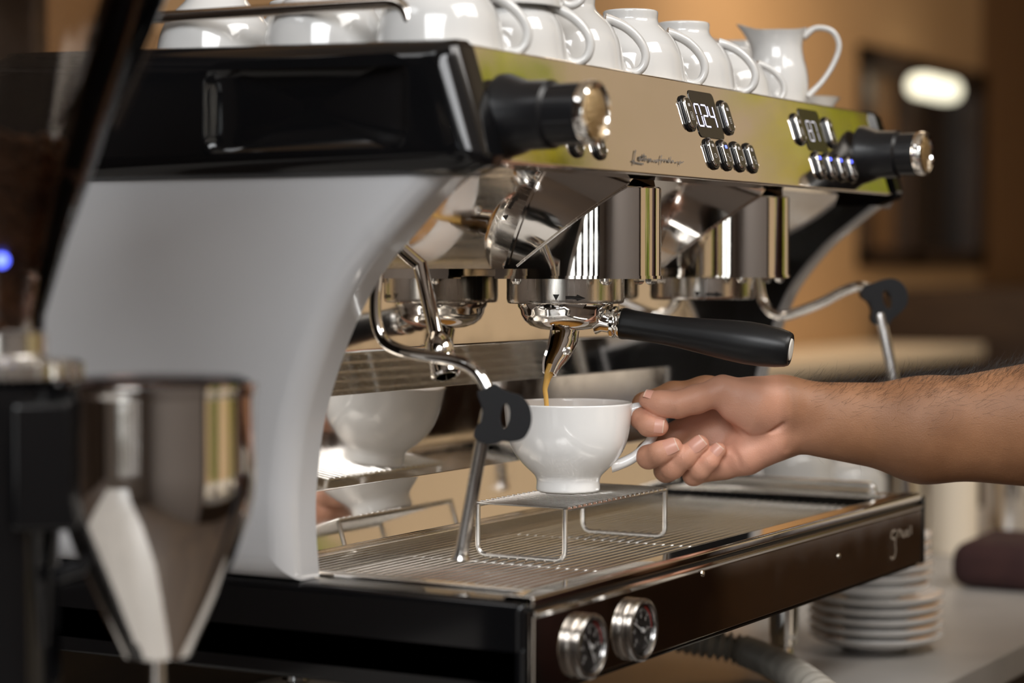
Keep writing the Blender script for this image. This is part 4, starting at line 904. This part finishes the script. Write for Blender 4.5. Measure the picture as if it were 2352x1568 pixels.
r1 = t.nodes.new('ShaderNodeValToRGB'); r1.color_ramp.elements[0].color = (.200, .090, .041, 1); r1.color_ramp.elements[1].color = (.300, .142, .068, 1); r1.color_ramp.elements[0].position = .3; r1.color_ramp.elements[1].position = .7; t.links.new(n2.outputs['Fac'], r1.inputs[0])
r2 = t.nodes.new('ShaderNodeValToRGB'); r2.color_ramp.elements[0].color = (.62, .29, .195, 1); r2.color_ramp.elements[1].color = (.72, .39, .275, 1); t.links.new(n2.outputs['Fac'], r2.inputs[0])
mx = t.nodes.new('ShaderNodeMix'); mx.data_type = 'RGBA'; t.links.new(at_.outputs['Fac'], mx.inputs[0]); t.links.new(r1.outputs[0], mx.inputs[6]); t.links.new(r2.outputs[0], mx.inputs[7]); t.links.new(mx.outputs[2], P_.inputs['Base Color'])
vo = t.nodes.new('ShaderNodeTexVoronoi'); vo.inputs['Scale'].default_value = 900; t.links.new(tcn.outputs['Object'], vo.inputs['Vector'])
ad = t.nodes.new('ShaderNodeMath'); ad.operation = 'MULTIPLY_ADD'; ad.inputs[1].default_value = .5; t.links.new(vo.outputs['Distance'], ad.inputs[0]); t.links.new(n1.outputs['Fac'], ad.inputs[2])
bp = t.nodes.new('ShaderNodeBump'); bp.inputs['Strength'].default_value = .28; bp.inputs['Distance'].default_value = .0008; t.links.new(ad.outputs[0], bp.inputs['Height']); t.links.new(bp.outputs[0], P_.inputs['Normal'])
PER = obj('person', (allv, allf), SKIN, None, smooth=180)
tag(PER, 'bare forearm and right hand reaching in to grip the cup handle', 'person')
atr = PER.data.attributes.new('palm', 'FLOAT', 'POINT'); atr.data.foreach_set('value', np.concatenate([pk, np.zeros(len(cv))]).astype(np.float32))
# nails
NAIL = mat('pink_nail', (.66, .34, .26), .34, spec=.5); NAILW = mat('pale_nail_edge', (.70, .48, .37), .4)
def nail(c, ax, nrm, w, l, r):
    # c on the finger axis, ax towards the tip, nrm towards the nail
    ax = ax/np.linalg.norm(ax); nrm = nrm-(nrm@ax)*ax; nrm /= np.linalg.norm(nrm); sd = np.cross(ax, nrm)
    def patch(u0, u1, lift):
        V = []; nu, nv = 10, 12
        for i in range(nu+1):
            u = u0+(u1-u0)*i/nu; wu = w*(1-max(0, -u)**3*.55)*(1-.12*max(0, u)**2)
            for j in range(nv+1):
                v_ = -1+2*j/nv; a = v_*wu/(2*r); V.append(c+ax*(u*l/2)+nrm*((r+lift)*math.cos(a)-.10*l*max(0, u+.1)**2*.5-.0010*max(0, -u-.5))+sd*(r+lift)*math.sin(a))
        return np.array(V), [(i*(nv+1)+j, i*(nv+1)+j+1, (i+1)*(nv+1)+j+1, (i+1)*(nv+1)+j) for i in range(nu) for j in range(nv)]
    o = obj('fingernail', patch(-1, .88, .0005), NAIL, PER, smooth=180); obj('nail_edge', patch(.87, 1.0, .00055), NAILW, o, smooth=180)
def W(v): return v @ BAS+ORG
def dirw(v): return v @ BAS
for q, wd_, ln, tl, up_ in (('i', .0108, .0120, .0, .10), ('m', .0114, .0128, .1, .25), ('r', .0108, .0126, .05, .30), ('p', .0088, .0102, .25, .45)):
    pts, rad = FING[q]; a, b = pts[-2], pts[-1]; ax = (b-a)/np.linalg.norm(b-a); nr = np.array([-.10+tl*.2, up_, 1.0]); nail(W(b-ax*.0018), dirw(ax), dirw(nr), wd_, ln, rad[-1]*1.03)
a, b = TH[-2], TH[-1]; ax = (b-a)/np.linalg.norm(b-a); nail(W(b-ax*.0045), dirw(ax), dirw(np.array([.0, .85, .50])), .0122, .0140, .0077)
# arm hair
rs = np.random.RandomState(11); HV, HF, nh = [], [], 0
nrmv = np.zeros_like(hv); fa = np.cross(hv[hf[:, 1]]-hv[hf[:, 0]], hv[hf[:, 2]]-hv[hf[:, 0]])
for k in range(4): np.add.at(nrmv, hf[:, k], fa)
nrmv /= np.linalg.norm(nrmv, axis=1)[:, None]+1e-12
if (nrmv*(hv-hv.mean(0)))[:, 1].mean() < 0: nrmv = -nrmv
cand = np.where((handL[:, 0] > lo(1815, 900, 0)[0]) & (handL[:, 0] < .285) & (nrmv[:, 2] > -.55) & (handL[:, 1] > -.040))[0]
wt = np.clip((nrmv[cand, 1]+.15), .03, 1)**1.6*np.clip((handL[cand, 0]-lo(1815, 900, 0)[0])/.03, .25, 1); wt /= wt.sum()
for i in rs.choice(cand, 1500, p=wt):
    p0, nn = hv[i], nrmv[i]; L_ = .007+.009*rs.rand(); dv = np.array([.35+.5*rs.rand(), .15*rs.randn(), .25*rs.randn()])+nn*(.45+.5*rs.rand()); dv /= np.linalg.norm(dv); cu = rs.randn(3)*.35
    P = [p0+dv*L_*s_+cu*L_*s_*s_*.6 for s_ in (0, .33, .66, 1.0)]
    v_, f_ = tube(np.array(P), [.00007, .00006, .00005, .00002], 3, False); HV.append(v_ @ BAS+ORG); HF += [[k+nh for k in q] for q in f_]; nh += len(v_)
hr = obj('arm_hair', (np.vstack(HV), HF), mat('dark_hair', (.012, .008, .006), .5), PER, smooth=0); hr['kind'] = 'stuff'
# clothing and head hair
sv, sf = coarse([([ELB+(SHR-ELB)*.30, SHR], [.062, .078], None), ([SHL, SHL+np.array([.06, .03, -.17])], [.074, .062], None), ([CH+[0, 0, -.02], CH+[0, 0, -.50]], [.15, .165], None), ([SHR, SHL], [.075, .075], None)], .03, .012)
obj('shirt', (sv, [list(q) for q in sf]), mat('dark_maroon_shirt', (.045, .016, .013), .85, bump=(200, .2, .001)), PER, smooth=180)
tv, tf = coarse([([CH+[-.07, .03, -.50], CH+[-.09, .03, -1.33]], [.115, .085], None), ([CH+[.07, -.03, -.50], CH+[.09, -.03, -1.33]], [.115, .085], None)], .03, .015)
obj('trousers', (tv, [list(q) for q in tf]), mat('black_trousers', (.015, .015, .018), .8), PER, smooth=180)
hv2, hf2 = coarse([([HEADC+[0, 0, .015]-fd*.022, HEADC+[0, 0, .068]-fd*.008], [.083, .092], None)], .02, .010)
obj('hair', (hv2, [list(q) for q in hf2]), mat('black_hair', (.01, .008, .007), .5), PER, smooth=180)
EYEM = mat('eye_white', (.7, .68, .65), .2)
sd_ = np.cross(fd, UZ); sd_ /= np.linalg.norm(sd_)
for q in (-1, 1): obj('eye', place(lathe([(0, -.011), (.008, -.008), (.011, 0), (.008, .008), (0, .011)], 16), HEADC+fd*.074+sd_*.032*q+np.array([0, 0, .012])), EYEM, PER)
